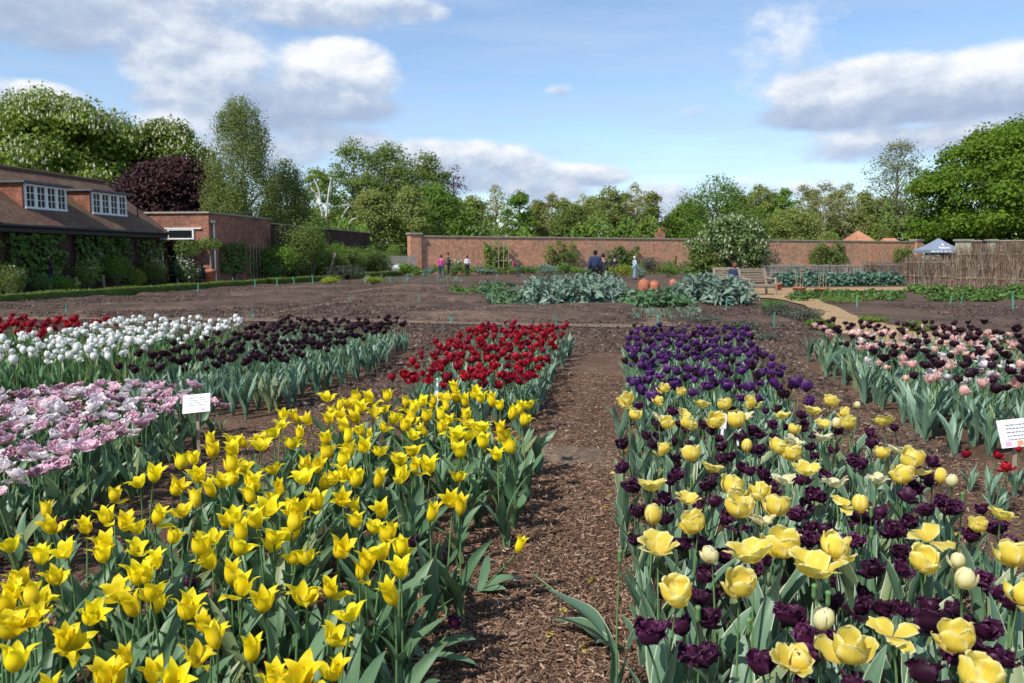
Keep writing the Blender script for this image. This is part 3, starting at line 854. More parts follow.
# bare seed heads in the mixed bed
seed = MB().lathe([(0.0, 0), (.0045, .003), (.006, .012), (.0055, .03), (.0075, .034), (.004, .038), (0, .038)], 8).mesh('seed_pod', M['t_stem'], True)
for (x, y) in ((619, 566), (875, 520), (963, 505), (831, 610), (755, 635), (834, 450), (820, 600), (698, 620), (876, 540)):
    h = .45; p = G(x, y, h)
    st, tip, ang = K_PALE.stems[2]
    r = thing('spent_tulip', 'spent green tulip stalk with bare seed pod in the mixed bed', 'tulip', (p[0], p[1], 0), random.uniform(0, 6), 'spent tulip stalks')
    link('stem', st, r, scale=(.9, .9, .9)); link('seed_pod', seed, r, loc=tuple(np.array(tip) * .9), scale=1.3)
    link('leaf', random.choice(K_PALE.leaves), r, rot=(0, 0, 1)); link('leaf', random.choice(K_PALE.leaves), r, rot=(0, 0, 4))
# ------------------------------------------------------------------ ground
def soil_mat(name, c1, c2, c3, sc=1.0, bump=0.6):
    m, nt = newmat(name)
    tc = N(nt, 'ShaderNodeTexCoord')
    n1 = N(nt, 'ShaderNodeTexNoise', inp={'Scale': 0.35 * sc, 'Detail': 5.0, 'Roughness': 0.6})
    n2 = N(nt, 'ShaderNodeTexNoise', inp={'Scale': 16.0 * sc, 'Detail': 8.0, 'Roughness': 0.75})
    v = N(nt, 'ShaderNodeTexVoronoi', inp={'Scale': 38.0 * sc, 'Randomness': 1.0})
    n3 = N(nt, 'ShaderNodeTexNoise', inp={'Scale': 90.0 * sc, 'Detail': 3.0})
    for n in (n1, n2, v, n3): L(nt, tc.outputs['Object'], n.inputs['Vector'])
    f = math_n(nt, 'ADD', math_n(nt, 'MULTIPLY', n1.outputs[0], 0.55), math_n(nt, 'MULTIPLY', n2.outputs[0], 0.5))
    n4 = N(nt, 'ShaderNodeTexNoise', inp={'Scale': 2.6 * sc, 'Detail': 6.0, 'Roughness': 0.7}); L(nt, tc.outputs['Object'], n4.inputs['Vector'])
    f = math_n(nt, 'ADD', math_n(nt, 'MULTIPLY', f, 0.6), math_n(nt, 'MULTIPLY', n4.outputs[0], 0.42))
    col = ramp(nt, f, [(0.40, c1), (0.53, c2), (0.66, c3)])
    sp = ramp(nt, v.outputs['Color'], [(0.0, 0.55), (1.0, 1.35)])
    col = mix(nt, 1.0, col, sp, 'MULTIPLY')
    h = math_n(nt, 'ADD', math_n(nt, 'ADD', n2.outputs[0], math_n(nt, 'MULTIPLY', n4.outputs[0], 1.5)), math_n(nt, 'MULTIPLY', n3.outputs[0], 0.35))
    finish(nt, col, 0.95, spec=0.08, bump=h, bump_s=bump, bump_d=0.05)
    return m


M['soil'] = soil_mat('dark_garden_soil', (0.040, 0.029, 0.025), (0.108, 0.073, 0.055), (0.20, 0.14, 0.105))
M['soil_pale'] = soil_mat('dry_soil', (0.13, 0.092, 0.066), (0.19, 0.138, 0.10), (0.27, 0.20, 0.145))
M['mulch'] = soil_mat('bark_mulch_ground', (0.085, 0.050, 0.034), (0.165, 0.100, 0.068), (0.26, 0.17, 0.12), 1.6, 0.8)
M['ochre'] = soil_mat('ochre_hoggin', (0.27, 0.175, 0.09), (0.35, 0.235, 0.125), (0.41, 0.29, 0.165), 1.0, 0.2)
M['lawn'] = soil_mat('rough_grass', (0.04, 0.075, 0.02), (0.06, 0.11, 0.03), (0.09, 0.14, 0.045), 1.0, 0.5)


def gridsheet(name, s0, s1, t0, t1, ns, nt_, z, amp, mat, wl=1.0, edge=True, seed=0):
    rs = np.random.default_rng(seed)
    S, T = np.meshgrid(np.linspace(s0, s1, ns), np.linspace(t0, t1, nt_))
    Z = np.zeros_like(S)
    for k in range(10):
        a = rs.uniform(0, PI); f = 2 * PI / wl * (1.35 ** k) * .5
        Z += np.sin((S * math.cos(a) + T * math.sin(a)) * f + rs.uniform(0, 6)) / (1.25 ** k)
    Z = Z / 4 * amp
    if edge:
        e = np.minimum(np.minimum(S - s0, s1 - S), np.minimum(T - t0, t1 - T))
        Z = (Z + amp * .6) * np.clip(e / 0.5, 0, 1) - 0.03 * np.clip(1 - e / 0.12, 0, 1)
    P = np.stack([S * CA + T * SA, -S * SA + T * CA, Z + z], -1)
    o = link(name, MB().grid(P).mesh(name, mat, True))
    tag(o, kind='structure')
    return o


g = link('ground', MB().grid(np.array([[(x, y, -0.012) for x in (-700, 700)] for y in (-300, 1100)], float)).mesh('ground', M['lawn']))
tag(g, kind='structure')
# whole walled garden: dark soil
P = np.array([[W(s, t, -0.004) for s in np.linspace(-23, 60, 12)] for t in np.linspace(-8, 74, 12)])
tag(link('garden_soil', MB().grid(P).mesh('garden_soil', M['soil'])), kind='structure')
# mulched ground of the tulip beds, gently uneven
gridsheet('mulch_ground', -11, 7.0, -1.0, 15.0, 260, 240, 0.004, 0.010, M['mulch'], .5, False, 3)
tag(bpy.data.objects['mulch_ground'], kind='structure')


def ribbon(name, pts, mat, z=0.006, wob=0.05):
    """pts: list of (left xy, right xy)"""
    P = np.array([[(a[0] + random.gauss(0, wob), a[1] + random.gauss(0, wob), z), (b[0] + random.gauss(0, wob), b[1] + random.gauss(0, wob), z)] for a, b in pts])
    tag(link(name, MB().grid(P).mesh(name, mat)), kind='structure')


def px_ribbon(name, top, bot, mat, z=0.006, n=24):
    """strip between an upper and a lower measured edge"""
    tx = np.linspace(0, 1, n)
    def rs_(e):
        e = np.array(e, float); u = np.linspace(0, 1, len(e))
        return np.stack([np.interp(tx, u, e[:, 0]), np.interp(tx, u, e[:, 1])], -1)
    a, b = rs_(top), rs_(bot)
    ribbon(name, [(G(*p)[:2], G(*q)[:2]) for p, q in zip(a, b)], mat, z)


# ochre path winding to the bench
px_ribbon('path', [(748, 292), (800, 291), (822, 302), (850, 315), (890, 326), (950, 336), (1040, 347), (1100, 352)],
          [(700, 297), (778, 299), (808, 307), (826, 322), (848, 338), (910, 352), (1000, 368), (1060, 376)], M['ochre'], 0.03)
px_ribbon('path', [(740, 289), (850, 288), (960, 287)], [(740, 292), (850, 291.5), (960, 290.5)], M['ochre'], 0.034)
px_ribbon('path', [(-40, 318), (120, 317), (250, 319), (380, 320), (520, 323.5), (640, 325.5)], [(-40, 321), (120, 320), (250, 322), (380, 323), (520, 326.5), (640, 328.5)], M['soil_pale'], 0.02)
# low soil plots with raised, raked surface
plots = [(-21.5, -9.5, 17.5, 27, .14), (-9.0, 0.5, 18.2, 24, .16), (0.8, 4.0, 18.2, 23, .10), (-21.5, -12, 28.5, 40, .12), (-11, -1.5, 25.5, 34, .20),
         (-11, -2, 35.5, 44, .15), (8.0, 22, 16.5, 23.5, .10), (12, 30, 25, 33, .14), (-21.5, -12.5, 11, 16.2, .12), (-1, 4, 25, 29, .15)]
for i, (a, b, c, d, h) in enumerate(plots):
    gridsheet('soil_bed', a, b, c, d, 70, 60, 0.004, h, M['soil'] if i % 3 else M['soil'], 5.0, True, 40 + i)
# pale trodden strips between the plots
for a, b, c, d in [(-9.6, -8.9, 17, 35), (-11.5, 1, 24.2, 25.2), (-22, -1, 27.2, 28.2), (-12, 0, 34.3, 35.2), (0.4, 1.1, 17, 30), (-12.3, -11.3, 27, 44)]:
    P = np.array([[W(s + .12 * math.sin(t * 1.3), t + .12 * math.sin(s * 1.7), 0.014 + .0007 * a) for s in np.linspace(a, b, 16)] for t in np.linspace(c, d, 16)])
    tag(link('path', MB().grid(P).mesh('path', M['soil_pale'])), kind='structure')


# worn sandy patch where the cross path meets the mulch path
P = np.array([[W(s, t, 0.022) for s in np.linspace(-.78, .0, 14)] for t in np.linspace(5.35, 6.1, 12)])
P[:, :, :2] += RNG.normal(0, .03, P[:, :, :2].shape); P[:, :, 2] -= .03 * np.maximum(np.abs(np.linspace(-1, 1, 14))[None, :], np.abs(np.linspace(-1, 1, 12))[:, None]) ** 3
tag(link('path', MB().grid(P).mesh('path', M['soil_pale'], True)), kind='structure')


# bark chips
def chips(name, regions, mat, seed):
    rs = np.random.default_rng(seed)
    V, F, n0 = [], [], 0
    allp = []
    for (s0, s1, t0, t1, n) in regions:
        t = t0 + (t1 - t0) * rs.random(n) ** 1.5
        s = rs.uniform(s0, s1, n)
        allp.append(np.stack([s * CA + t * SA, -s * SA + t * CA], -1))
    p = np.concatenate(allp); n = len(p)
    ln = rs.gamma(2.4, 0.0060, n).clip(.004, .055); wd = (ln * rs.uniform(.14, .45, n)).clip(.0015, .011); th = wd * rs.uniform(.2, .5, n)
    a = rs.uniform(0, 2 * PI, n); tl = rs.normal(0, .28, n); rl = rs.normal(0, .5, n)
    d = np.stack([np.cos(a) * np.cos(tl), np.sin(a) * np.cos(tl), np.sin(tl)], -1)
    sd = np.stack([-np.sin(a) * np.cos(rl), np.cos(a) * np.cos(rl), np.sin(rl)], -1)
    up = np.cross(d, sd)
    c = np.concatenate([p, (0.008 + rs.uniform(0, .012, n))[:, None]], 1)
    q = []
    for e, f in ((-1, 1.0), (1, .7)):
        q += [c + d * (e * ln / 2)[:, None] - sd * (wd * f / 2)[:, None], c + d * (e * ln / 2)[:, None] + sd * (wd * f / 2)[:, None],
              c + d * (e * ln / 2)[:, None] * .9 + up * th[:, None]]
    V = np.stack(q, 1).reshape(-1, 3)
    b = (np.arange(n) * 6)[:, None]
    mb = MB()
    mb.add(V, np.concatenate([b + np.array([[0, 2, 5, 3]]), b + np.array([[1, 4, 5, 2]])]))
    mb.f.append((np.concatenate([b + np.array([[0, 1, 2]]), b + np.array([[3, 5, 4]])]), 0))
    o = link(name, mb.mesh(name, mat))
    tag(o, 'loose brown bark chips covering the path and bed gaps', 'bark mulch', kind='stuff')


m, nt = newmat('bark_chip')
geo = N(nt, 'ShaderNodeNewGeometry')
col = ramp(nt, geo.outputs['Random Per Island'], [(0.0, (0.05, 0.03, 0.021)), (0.35, (0.135, 0.075, 0.047)), (0.7, (0.24, 0.142, 0.092)), (0.93, (0.32, 0.22, 0.155)), (1.0, (0.50, 0.37, 0.26))])
finish(nt, col, 0.85, spec=0.15)
M['chip'] = m
chips('bark_mulch', [(-0.95, 0.1, 1.9, 5.0, 42000), (-1.0, 0.1, 5.0, 10.0, 20000), (-2.1, -0.9, 1.6, 5.5, 14000), (-2.95, -2.05, 2.4, 7.0, 11000), (-3.2, -1.9, 6.0, 10, 6000),
                     (0.0, 1.6, 1.6, 5.5, 9000), (1.3, 2.5, 2.4, 9.0, 20000), (2.2, 4.2, 3.6, 6.2, 7000), (-4.8, -2.9, 3.0, 7.2, 3000), (-2, 2, 5.4, 6.3, 4000)], m, 5)

# clods and crumbs over the dug plots
def clods(name, regions, mat, seed, size):
    rs = np.random.default_rng(seed)
    P = []
    for (s0, s1, t0, t1, n) in regions:
        t = t0 + (t1 - t0) * rs.random(n) ** 1.3; s = rs.uniform(s0, s1, n)
        P.append(np.stack([s * CA + t * SA, -s * SA + t * CA], -1))
    P = np.concatenate(P); n = len(P)
    r = rs.gamma(2.2, size, n).clip(.004, .05)
    base = np.array([[1, 0, 0], [-1, 0, 0], [0, 1, 0], [0, -1, 0], [0, 0, .75], [0, 0, -.5]], float)
    v = base[None] * r[:, None, None] * rs.uniform(.6, 1.3, (n, 6, 1))
    a = rs.uniform(0, 6.28, n); c, s = np.cos(a)[:, None], np.sin(a)[:, None]
    x = v[:, :, 0] * c - v[:, :, 1] * s; y = v[:, :, 0] * s + v[:, :, 1] * c
    S, T = P[:, 0] * CA - P[:, 1] * SA, P[:, 0] * SA + P[:, 1] * CA
    zg = np.zeros(n)
    for (S0, S1, T0, T1, h) in plots:
        e = np.minimum(np.minimum(S - S0, S1 - S), np.minimum(T - T0, T1 - T))
        zg = np.maximum(zg, h * .6 * np.clip(e / .5, 0, 1))
    V = np.stack([x + P[:, :1], y + P[:, 1:2], v[:, :, 2] + zg[:, None] + .01], -1).reshape(-1, 3)
    k = (np.arange(n) * 6)[:, None]
    F = np.concatenate([k + np.array([[p]]).reshape(1, 3) for p in ((0, 2, 4), (2, 1, 4), (1, 3, 4), (3, 0, 4), (2, 0, 5), (1, 2, 5), (3, 1, 5), (0, 3, 5))])
    o = link(name, MB().add(V, F).mesh(name, mat))
    tag(o, 'crumbly dark soil clods strewn over the dug plots', 'soil', kind='stuff')


mc, ntc = newmat('clod')
gc = N(ntc, 'ShaderNodeNewGeometry')
finish(ntc, ramp(ntc, gc.outputs['Random Per Island'], [(0, (.028, .02, .017)), (.5, (.07, .05, .041)), (.9, (.125, .09, .072)), (1, (.24, .18, .14))]), .95, spec=.08)
clods('soil_clods', [(-21, 4, 15.5, 30, 60000), (8, 22, 13, 27, 22000), (-21, 0, 30, 46, 16000), (-12, -7.2, 12, 16, 5000), (6.4, 9, 9, 16, 5000), (-3.2, -1.8, 7, 15, 5000), (1.8, 2.4, 6, 15, 3000), (-12, 3.5, 12.2, 16, 22000)], mc, 9, .0075)
# ------------------------------------------------------------------ trees, shrubs, climbers
def unit(v):
    return v / np.maximum(np.linalg.norm(v, axis=-1, keepdims=True), 1e-9)


def leaf_cards(mb, pts, nrm, size, rs, aspect=.55, mi=0, fold=True):
    """one folded leaf (two facets) at every point, facing roughly nrm"""
    n = len(pts)
    nrm = unit(nrm + rs.normal(0, .55, (n, 3)))
    t = unit(np.cross(nrm, rs.normal(0, 1, (n, 3))))
    b = np.cross(nrm, t)
    sz = (size * rs.uniform(.6, 1.35, n))[:, None]
    up = nrm * sz * .14 * (1 if fold else 0)
    v = np.stack([pts - t * sz * .5, pts + b * sz * aspect * .5 + up, pts + t * sz * .5, pts - b * sz * aspect * .5 + up], 1)
    k = (np.arange(n) * 4)[:, None]
    mb.add(v.reshape(-1, 3), np.concatenate([k + np.array([[0, 1, 2]]), k + np.array([[0, 2, 3]])]), mi=mi)


def crown_clumps(rs, H, z0, rx, ry, shape, K):
    """clump centres over an envelope; shape: 'round','cone','column','dome'"""
    out = []
    for _ in range(K):
        u = rs.random() ** .8
        z = z0 + (H - z0) * u
        if shape == 'cone': w = (1 - u) ** .75 * .95 + .08
        elif shape == 'column': w = math.sin(PI * (u * .85 + .12)) ** .6
        elif shape == 'dome': w = math.sqrt(max(0.03, 1 - u ** 2.2))
        else: w = math.sqrt(max(0.03, 1 - (2 * u - 1) ** 2)) * .97 + .03
        a = rs.uniform(0, 2 * PI)
        q = rs.random() ** .45
        out.append((math.cos(a) * rx * w * q, math.sin(a) * ry * w * q, z))
    return np.array(out)


def tree(name, label, cat, px, top_py, Y, wpx, mat, shape='round', z0f=.25, K=40, clump=None, per=110, leaf=.38, trunk='bark', seed=0, group=None,
         lean=0.0, trunk_r=None, droop=0.0, open_=0.0, twigs=0, blossom=None, z0=None, x0=None, wf=.86, fill=.18):
    rs = np.random.default_rng(seed)
    base = at(px, Y, 0)
    H = elev(top_py, Y)
    rx = wpx / F_PX * Y / 2
    z0 = H * z0f if z0 is None else z0
    root = thing(name, label, cat, base, 0, group)
    cl = crown_clumps(rs, H - (clump or rx * .3) * .75, z0, rx * wf, rx * wf, shape, K)
    cl[:, 0] += lean * (cl[:, 2] - z0)
    cr = (clump or rx * .3) * rs.uniform(.65, 1.3, K)
    if shape in ('cone', 'column'): cr *= np.interp(cl[:, 2], [z0, H], [1.15, .55])
    mb = MB()
    P, Nn = [], []
    for c, r in zip(cl, cr):
        n = int(per * (r / (clump or rx * .3)) ** 2)
        d = unit(rs.normal(0, 1, (n, 3)))
        d[:, 2] = np.where(d[:, 2] < -.3, -d[:, 2] * .6, d[:, 2])
        rad = r * (rs.random(n) ** .33) * rs.uniform(.75, 1.12, n)
        p = c + d * rad[:, None] * np.array([1.0, 1.0, .92])
        if droop: # hanging sprays
            p[:, 2] -= droop * rs.random(n) ** 1.3 * r * 2.2
            p[:, :2] = c[:2] + (p[:, :2] - c[:2]) * 1.0
        P.append(p); Nn.append(d + np.array([0, 0, .45]))
    P = np.concatenate(P); Nn = np.concatenate(Nn)
    # soft filling between the clumps so that the crown reads as one feathery body
    nf = int(len(P) * fill)
    if nf:
        c = crown_clumps(rs, H - leaf * 2, z0, rx * .97, rx * .97, shape, 1) if False else None
        u = rs.random(nf) ** .85
        w = {'cone': (1 - u) ** .75 * .95 + .05, 'column': np.sin(PI * (u * .85 + .12)) ** .6, 'dome': np.sqrt(np.maximum(.02, 1 - u ** 2.2))}.get(shape, np.sqrt(np.maximum(.02, 1 - (2 * u - 1) ** 2)))
        a = rs.uniform(0, 2 * PI, nf); q = rs.random(nf) ** .5
        lob = 1 + .20 * np.sin(a * 3 + u * 9 + seed) + .13 * np.sin(a * 7 - u * 17 + seed * 2) + rs.normal(0, .06, nf)
        p = np.stack([np.cos(a) * rx * .95 * w * q * lob + lean * (H - z0) * u, np.sin(a) * rx * .95 * w * q * lob, z0 + (H - z0) * u * (1 - .05 * rs.random(nf))], -1)
        P = np.concatenate([P, p]); Nn = np.concatenate([Nn, np.stack([np.cos(a), np.sin(a), .8 + 0 * a], -1)])
    if open_:
        k = rs.random(len(P)) > open_
        P, Nn = P[k], Nn[k]
    leaf_cards(mb, P, Nn, leaf, rs, aspect=.6)
    link('crown', mb.mesh('crown', mat), root)
    # trunk with limbs towards the clumps
    tb = MB()
    tr = trunk_r or max(.1, H * .017)
    zt = z0 + (H - z0) * (.8 if shape in ('cone', 'column') else .45)
    zz = np.linspace(0, 1, 8)
    tp = np.stack([lean * zz * zt * .6 + .12 * tr * np.sin(zz * 7 + seed) * 3, .1 * np.sin(zz * 5 + seed) * tr * 3, zz * zt], -1)
    tb.tube(tp, tr * (1 - .8 * zz) + .02, 8)
    sel = rs.permutation(K)[:min(K, 18 + twigs)]
    for i in sel:
        c = cl[i]
        f = min(.95, max(.15, (c[2] - rx * .55) / zt)) if zt > 0 else .5
        s = np.array([np.interp(f, zz, tp[:, j]) for j in range(3)])
        m_ = s * .45 + c * .55 + np.array([0, 0, .18 * np.linalg.norm(c - s)]) + rs.normal(0, .05 * rx, 3)
        u = np.linspace(0, 1, 6)[:, None]
        pts = (1 - u) ** 2 * s + 2 * u * (1 - u) * m_ + u ** 2 * c
        r0 = tr * (1 - .8 * f) * .55
        tb.tube(pts, np.linspace(r0, r0 * .2 + .008, 6), 5, cap=False)
    link('trunk', tb.mesh('trunk', M[trunk], True), root)
    if blossom:
        bb = MB()
        nb, bs, bm = blossom
        k = rs.integers(0, len(P), nb * 3)
        d = P[k] - np.array([0, 0, (z0 + H) / 2])
        # only the outermost points carry flower spikes
        score = np.linalg.norm(d * np.array([1 / rx, 1 / rx, 2 / (H - z0)]), axis=1)
        k = k[np.argsort(-score)][:nb]
        for q in P[k]:
            h = bs * rs.uniform(.7, 1.3); w = h * .26
            a = rs.uniform(0, 6.28, 1)[0]
            ring = [(q[0] + w * math.cos(a + i * PI / 2), q[1] + w * math.sin(a + i * PI / 2), q[2] + h * .15) for i in range(4)]
            bb.add([(q[0], q[1], q[2] - .05)] + ring + [(q[0], q[1], q[2] + h)],
                   [[0, 2, 1], [0, 3, 2], [0, 4, 3], [0, 1, 4], [1, 2, 5], [2, 3, 5], [3, 4, 5], [4, 1, 5]])
        o = link('blossom', bb.mesh('blossom', bm), root)
        tag(o, 'upright creamy white flower spikes', kind='stuff')
    return root


M['f_chestnut'] = foliage_mat('chestnut_leaf', (0.115, 0.185, 0.024), (0.242, 0.309, 0.043), warm=(0.16, 0.22, 0.06))
M['f_oak'] = foliage_mat('oak_leaf', (0.073, 0.157, 0.011), (0.183, 0.281, 0.021), .35, noise_scale=.25)
M['f_beech'] = foliage_mat('copper_beech_leaf', (0.022, 0.010, 0.012), (0.070, 0.022, 0.026), .2, warm=(.10, .03, .035))
M['f_weep'] = foliage_mat('weeping_leaf', (0.140, 0.192, 0.043), (0.266, 0.316, 0.084), .4)
M['f_mid'] = foliage_mat('mid_green_leaf', (0.110, 0.168, 0.034), (0.220, 0.292, 0.064), .4)
M['f_fresh'] = foliage_mat('fresh_green_leaf', (0.091, 0.186, 0.021), (0.196, 0.310, 0.043), .4)
M['f_birch'] = foliage_mat('birch_leaf', (0.161, 0.199, 0.043), (0.294, 0.329, 0.089), .4)
M['f_pale'] = foliage_mat('pale_spring_leaf', (0.228, 0.244, 0.099), (0.389, 0.380, 0.171), .4)
M['f_lime'] = foliage_mat('lime_leaf', (0.13, 0.22, 0.02), (0.27, 0.36, 0.05), .4)
M['f_purple'] = foliage_mat('plum_leaf', (0.07, 0.04, 0.06), (0.14, 0.085, 0.11), .2)
M['f_dark'] = foliage_mat('dark_shrub_leaf', (0.043, 0.078, 0.018), (0.107, 0.164, 0.037), .2)
M['f_box'] = foliage_mat('box_leaf', (0.079, 0.140, 0.019), (0.190, 0.259, 0.040), .2, noise_scale=2.0)
M['f_silver'] = foliage_mat('cardoon_leaf', (0.115, 0.18, 0.13), (0.25, 0.335, 0.26), .15, rough=.7, noise_scale=2.0)
M['f_rhubarb'] = foliage_mat('rhubarb_leaf', (0.060, 0.132, 0.054), (0.144, 0.240, 0.108), .25, noise_scale=2.0)
M['f_herb'] = foliage_mat('herb_leaf', (0.072, 0.144, 0.030), (0.144, 0.240, 0.060), .3, noise_scale=3.0)
M['f_laven'] = foliage_mat('lavender_leaf', (0.055, 0.06, 0.045), (0.11, 0.125, 0.085), .1, noise_scale=3.0)
M['f_golden'] = foliage_mat('golden_leaf', (0.20, 0.26, 0.02), (0.34, 0.38, 0.05), .3, noise_scale=3.0)
M['f_kale'] = foliage_mat('kale_leaf', (0.075, 0.15, 0.10), (0.15, 0.26, 0.18), .15, noise_scale=3.0)
M['f_white'] = plain('white_blossom', (0.72, 0.70, 0.66), .6, .08, 5, transl=.3)
M['f_cream'] = plain('cream_candle', (0.62, 0.60, 0.44), .6, .12, 5, transl=.2)
M['f_yellow'] = plain('yellow_blossom', (0.72, 0.56, 0.03), .6, .1, 5, transl=.2)

tree('horse_chestnut', 'huge horse chestnut covered in cream flower spikes behind the cottage roof', 'tree', 62, 93, 78, 275, M['f_chestnut'], 'dome', .05, 230, 2.4, 420, .40, 'bark', 1, fill=.04, blossom=(7500, .34, M['f_cream']))
tree('horse_chestnut', 'second horse chestnut in flower sloping down behind the copper beech', 'tree', 168, 118, 84, 170, M['f_chestnut'], 'dome', .05, 130, 2.1, 330, .40, 'bark', 2, fill=.04, blossom=(3200, .34, M['f_cream']))
tree('copper_beech', 'dark purple copper beech behind the flat-roofed brick outbuilding', 'tree', 180, 157, 66, 158, M['f_beech'], 'dome', .1, 120, 1.35, 330, .30, 'bark', 3)
tree('weeping_birch', 'tall weeping birch hanging pale green strands beside the copper beech', 'tree', 247, 93, 62, 84, M['f_weep'], 'column', .12, 150, .85, 420, .14, 'bark_birch', 4, droop=1.5, twigs=20)
tree('weeping_birch', 'shorter weeping birch just right of the tall weeping one', 'tree', 290, 158, 66, 62, M['f_weep'], 'column', .1, 90, .85, 400, .15, 'bark_birch', 5, droop=1.4, twigs=10)
tree('lime_green_tree', 'thin tree with bright lime foliage between the weeping birches', 'tree', 321, 166, 80, 50, M['f_lime'], 'column', .3, 44, 1.0, 130, .24, 'bark_birch', 6)
tree('aspen', 'tall airy aspen at the left end of the high tree clump', 'tree', 356, 136, 98, 64, M['f_mid'], 'column', .2, 62, 1.7, 200, .30, 'bark_grey', 7, twigs=10)
tree('aspen', 'broad aspen at the highest centre of the tree clump', 'tree', 392, 140, 102, 84, M['f_mid'], 'column', .15, 95, 1.9, 220, .30, 'bark_grey', 8, twigs=10)
tree('aspen', 'aspen at the right shoulder of the high tree clump', 'tree', 428, 150, 100, 66, M['f_mid'], 'column', .15, 70, 1.7, 200, .30, 'bark_grey', 9, twigs=10)
tree('hornbeam', 'fresh green bushy tree standing under the high aspens', 'tree', 438, 182, 92, 76, M['f_fresh'], 'column', .05, 80, 1.5, 220, .28, 'bark', 10)
tree('purple_plum_tree', 'thin purple-leaved tree poking out above the fresh green one', 'tree', 455, 163, 104, 40, M['f_purple'], 'column', .4, 34, 1.1, 90, .22, 'bark', 11, open_=.25)
tree('young_birch', 'loose green birch right of the white forked trunks', 'tree', 352, 205, 82, 80, M['f_birch'], 'round', .05, 60, 1.3, 200, .24, 'bark_birch', 12)
line = [
    (376, 190, 84, 46, 'f_birch', 'bark_birch', 'round', 'round-crowned birch with pale stems in front of the tall aspens'),
    (410, 186, 86, 44, 'f_birch', 'bark_birch', 'column', 'slim pale-stemmed birch just behind the wall end pier'),
    (474, 196, 94, 46, 'f_birch', 'bark_grey', 'column', 'olive birch right of the purple-leaved tree'),
    (496, 184, 102, 34, 'f_pale', 'bark_grey', 'column', 'wispy grey-green birch over the first espalier on the wall'),
    (519, 190, 100, 36, 'f_fresh', 'bark_grey', 'column', 'fresh green slim tree left of the far rust coloured crown'),
    (552, 192, 104, 26, 'f_pale', 'bark_birch', 'column', 'sparse silver birch with see-through top above the wall middle'),
    (574, 205, 98, 40, 'f_mid', 'bark', 'round', 'low rounded tree filling the dip before the twin birches'),
    (582, 194, 108, 28, 'f_pale', 'bark_grey', 'column', 'pale thin birch behind the low rounded tree'),
    (608, 186, 96, 44, 'f_birch', 'bark_birch', 'column', 'broad slim-topped birch directly above the man in navy'),
    (634, 182, 98, 32, 'f_pale', 'bark_birch', 'column', 'see-through birch with a straight white trunk'),
    (650, 192, 96, 32, 'f_birch', 'bark_birch', 'column', 'birch closing the left side of the small sky gap'),
    (670, 214, 112, 26, 'f_fresh', 'bark_grey', 'column', 'small far tree inside the sky gap'),
    (714, 175, 90, 84, 'f_fresh', 'bark', 'column', 'dense bright green tree behind the magnolia'),
    (688, 203, 98, 52, 'f_fresh', 'bark', 'round', 'short bright green tree at the foot of the dense one'),
    (755, 183, 102, 34, 'f_birch', 'bark_grey', 'column', 'upright grey-green birch right of the dense bright green tree'),
    (781, 188, 104, 36, 'f_fresh', 'bark_grey', 'column', 'narrow deeper green tree between two pale birches'),
    (800, 183, 104, 30, 'f_pale', 'bark_birch', 'column', 'pale birch above the vegetable beds'),
    (821, 180, 104, 32, 'f_pale', 'bark_birch', 'column', 'tallest pale birch of the line with white trunk'),
    (842, 182, 106, 32, 'f_pale', 'bark_birch', 'column', 'pale birch next to the big olive plane tree'),
    (790, 208, 96, 70, 'f_birch', 'bark', 'round', 'low bushy tree under the pale birches'),
    (850, 210, 107, 56, 'f_birch', 'bark_birch', 'round', 'low bushy tree behind the orange tiled gable'),
    (745, 212, 94, 44, 'f_mid', 'bark', 'round', 'low dark tree just over the magnolia crown'),
    (458, 198, 98, 38, 'f_birch', 'bark_birch', 'column', 'olive birch filling in under the purple-leaved tree'),
    (537, 200, 106, 34, 'f_birch', 'bark_birch', 'column', 'birch in front of the rust coloured crown'),
    (562, 198, 103, 36, 'f_birch', 'bark_birch', 'column', 'olive birch above the fan-trained fruit tree'),
    (592, 196, 102, 34, 'f_birch', 'bark_birch', 'column', 'slender birch left of the broad slim-topped one'),
    (624, 192, 105, 32, 'f_birch', 'bark_birch', 'column', 'slender birch right of the broad slim-topped one'),
    (735, 190, 98, 40, 'f_birch', 'bark_birch', 'column', 'light birch at the right shoulder of the dense bright green tree'),
    (768, 190, 106, 36, 'f_birch', 'bark_birch', 'column', 'light birch right of the upright grey-green one'),
    (808, 188, 108, 34, 'f_birch', 'bark_birch', 'column', 'light birch behind the two palest birches'),
    (832, 190, 109, 34, 'f_birch', 'bark_birch', 'column', 'light birch right of the tallest pale one'),
    (860, 190, 110, 36, 'f_birch', 'bark_birch', 'column', 'light birch touching the big olive plane tree'),
]
for i, (px, top, Yd, w, mt, tr, shp, lb) in enumerate(line):
    tree('woodland_tree' if 'birch' not in lb else 'silver_birch', lb, 'tree', px, top - 1, Yd, w * 1.12, M[mt], shp, .1, 80 if mt != 'f_pale' else 75, w / F_PX * Yd * .21, 150 if mt != 'f_pale' else 80, .26 if mt != 'f_pale' else .22, tr, 30 + i,
         'trees beyond the long brick wall', twigs=20)
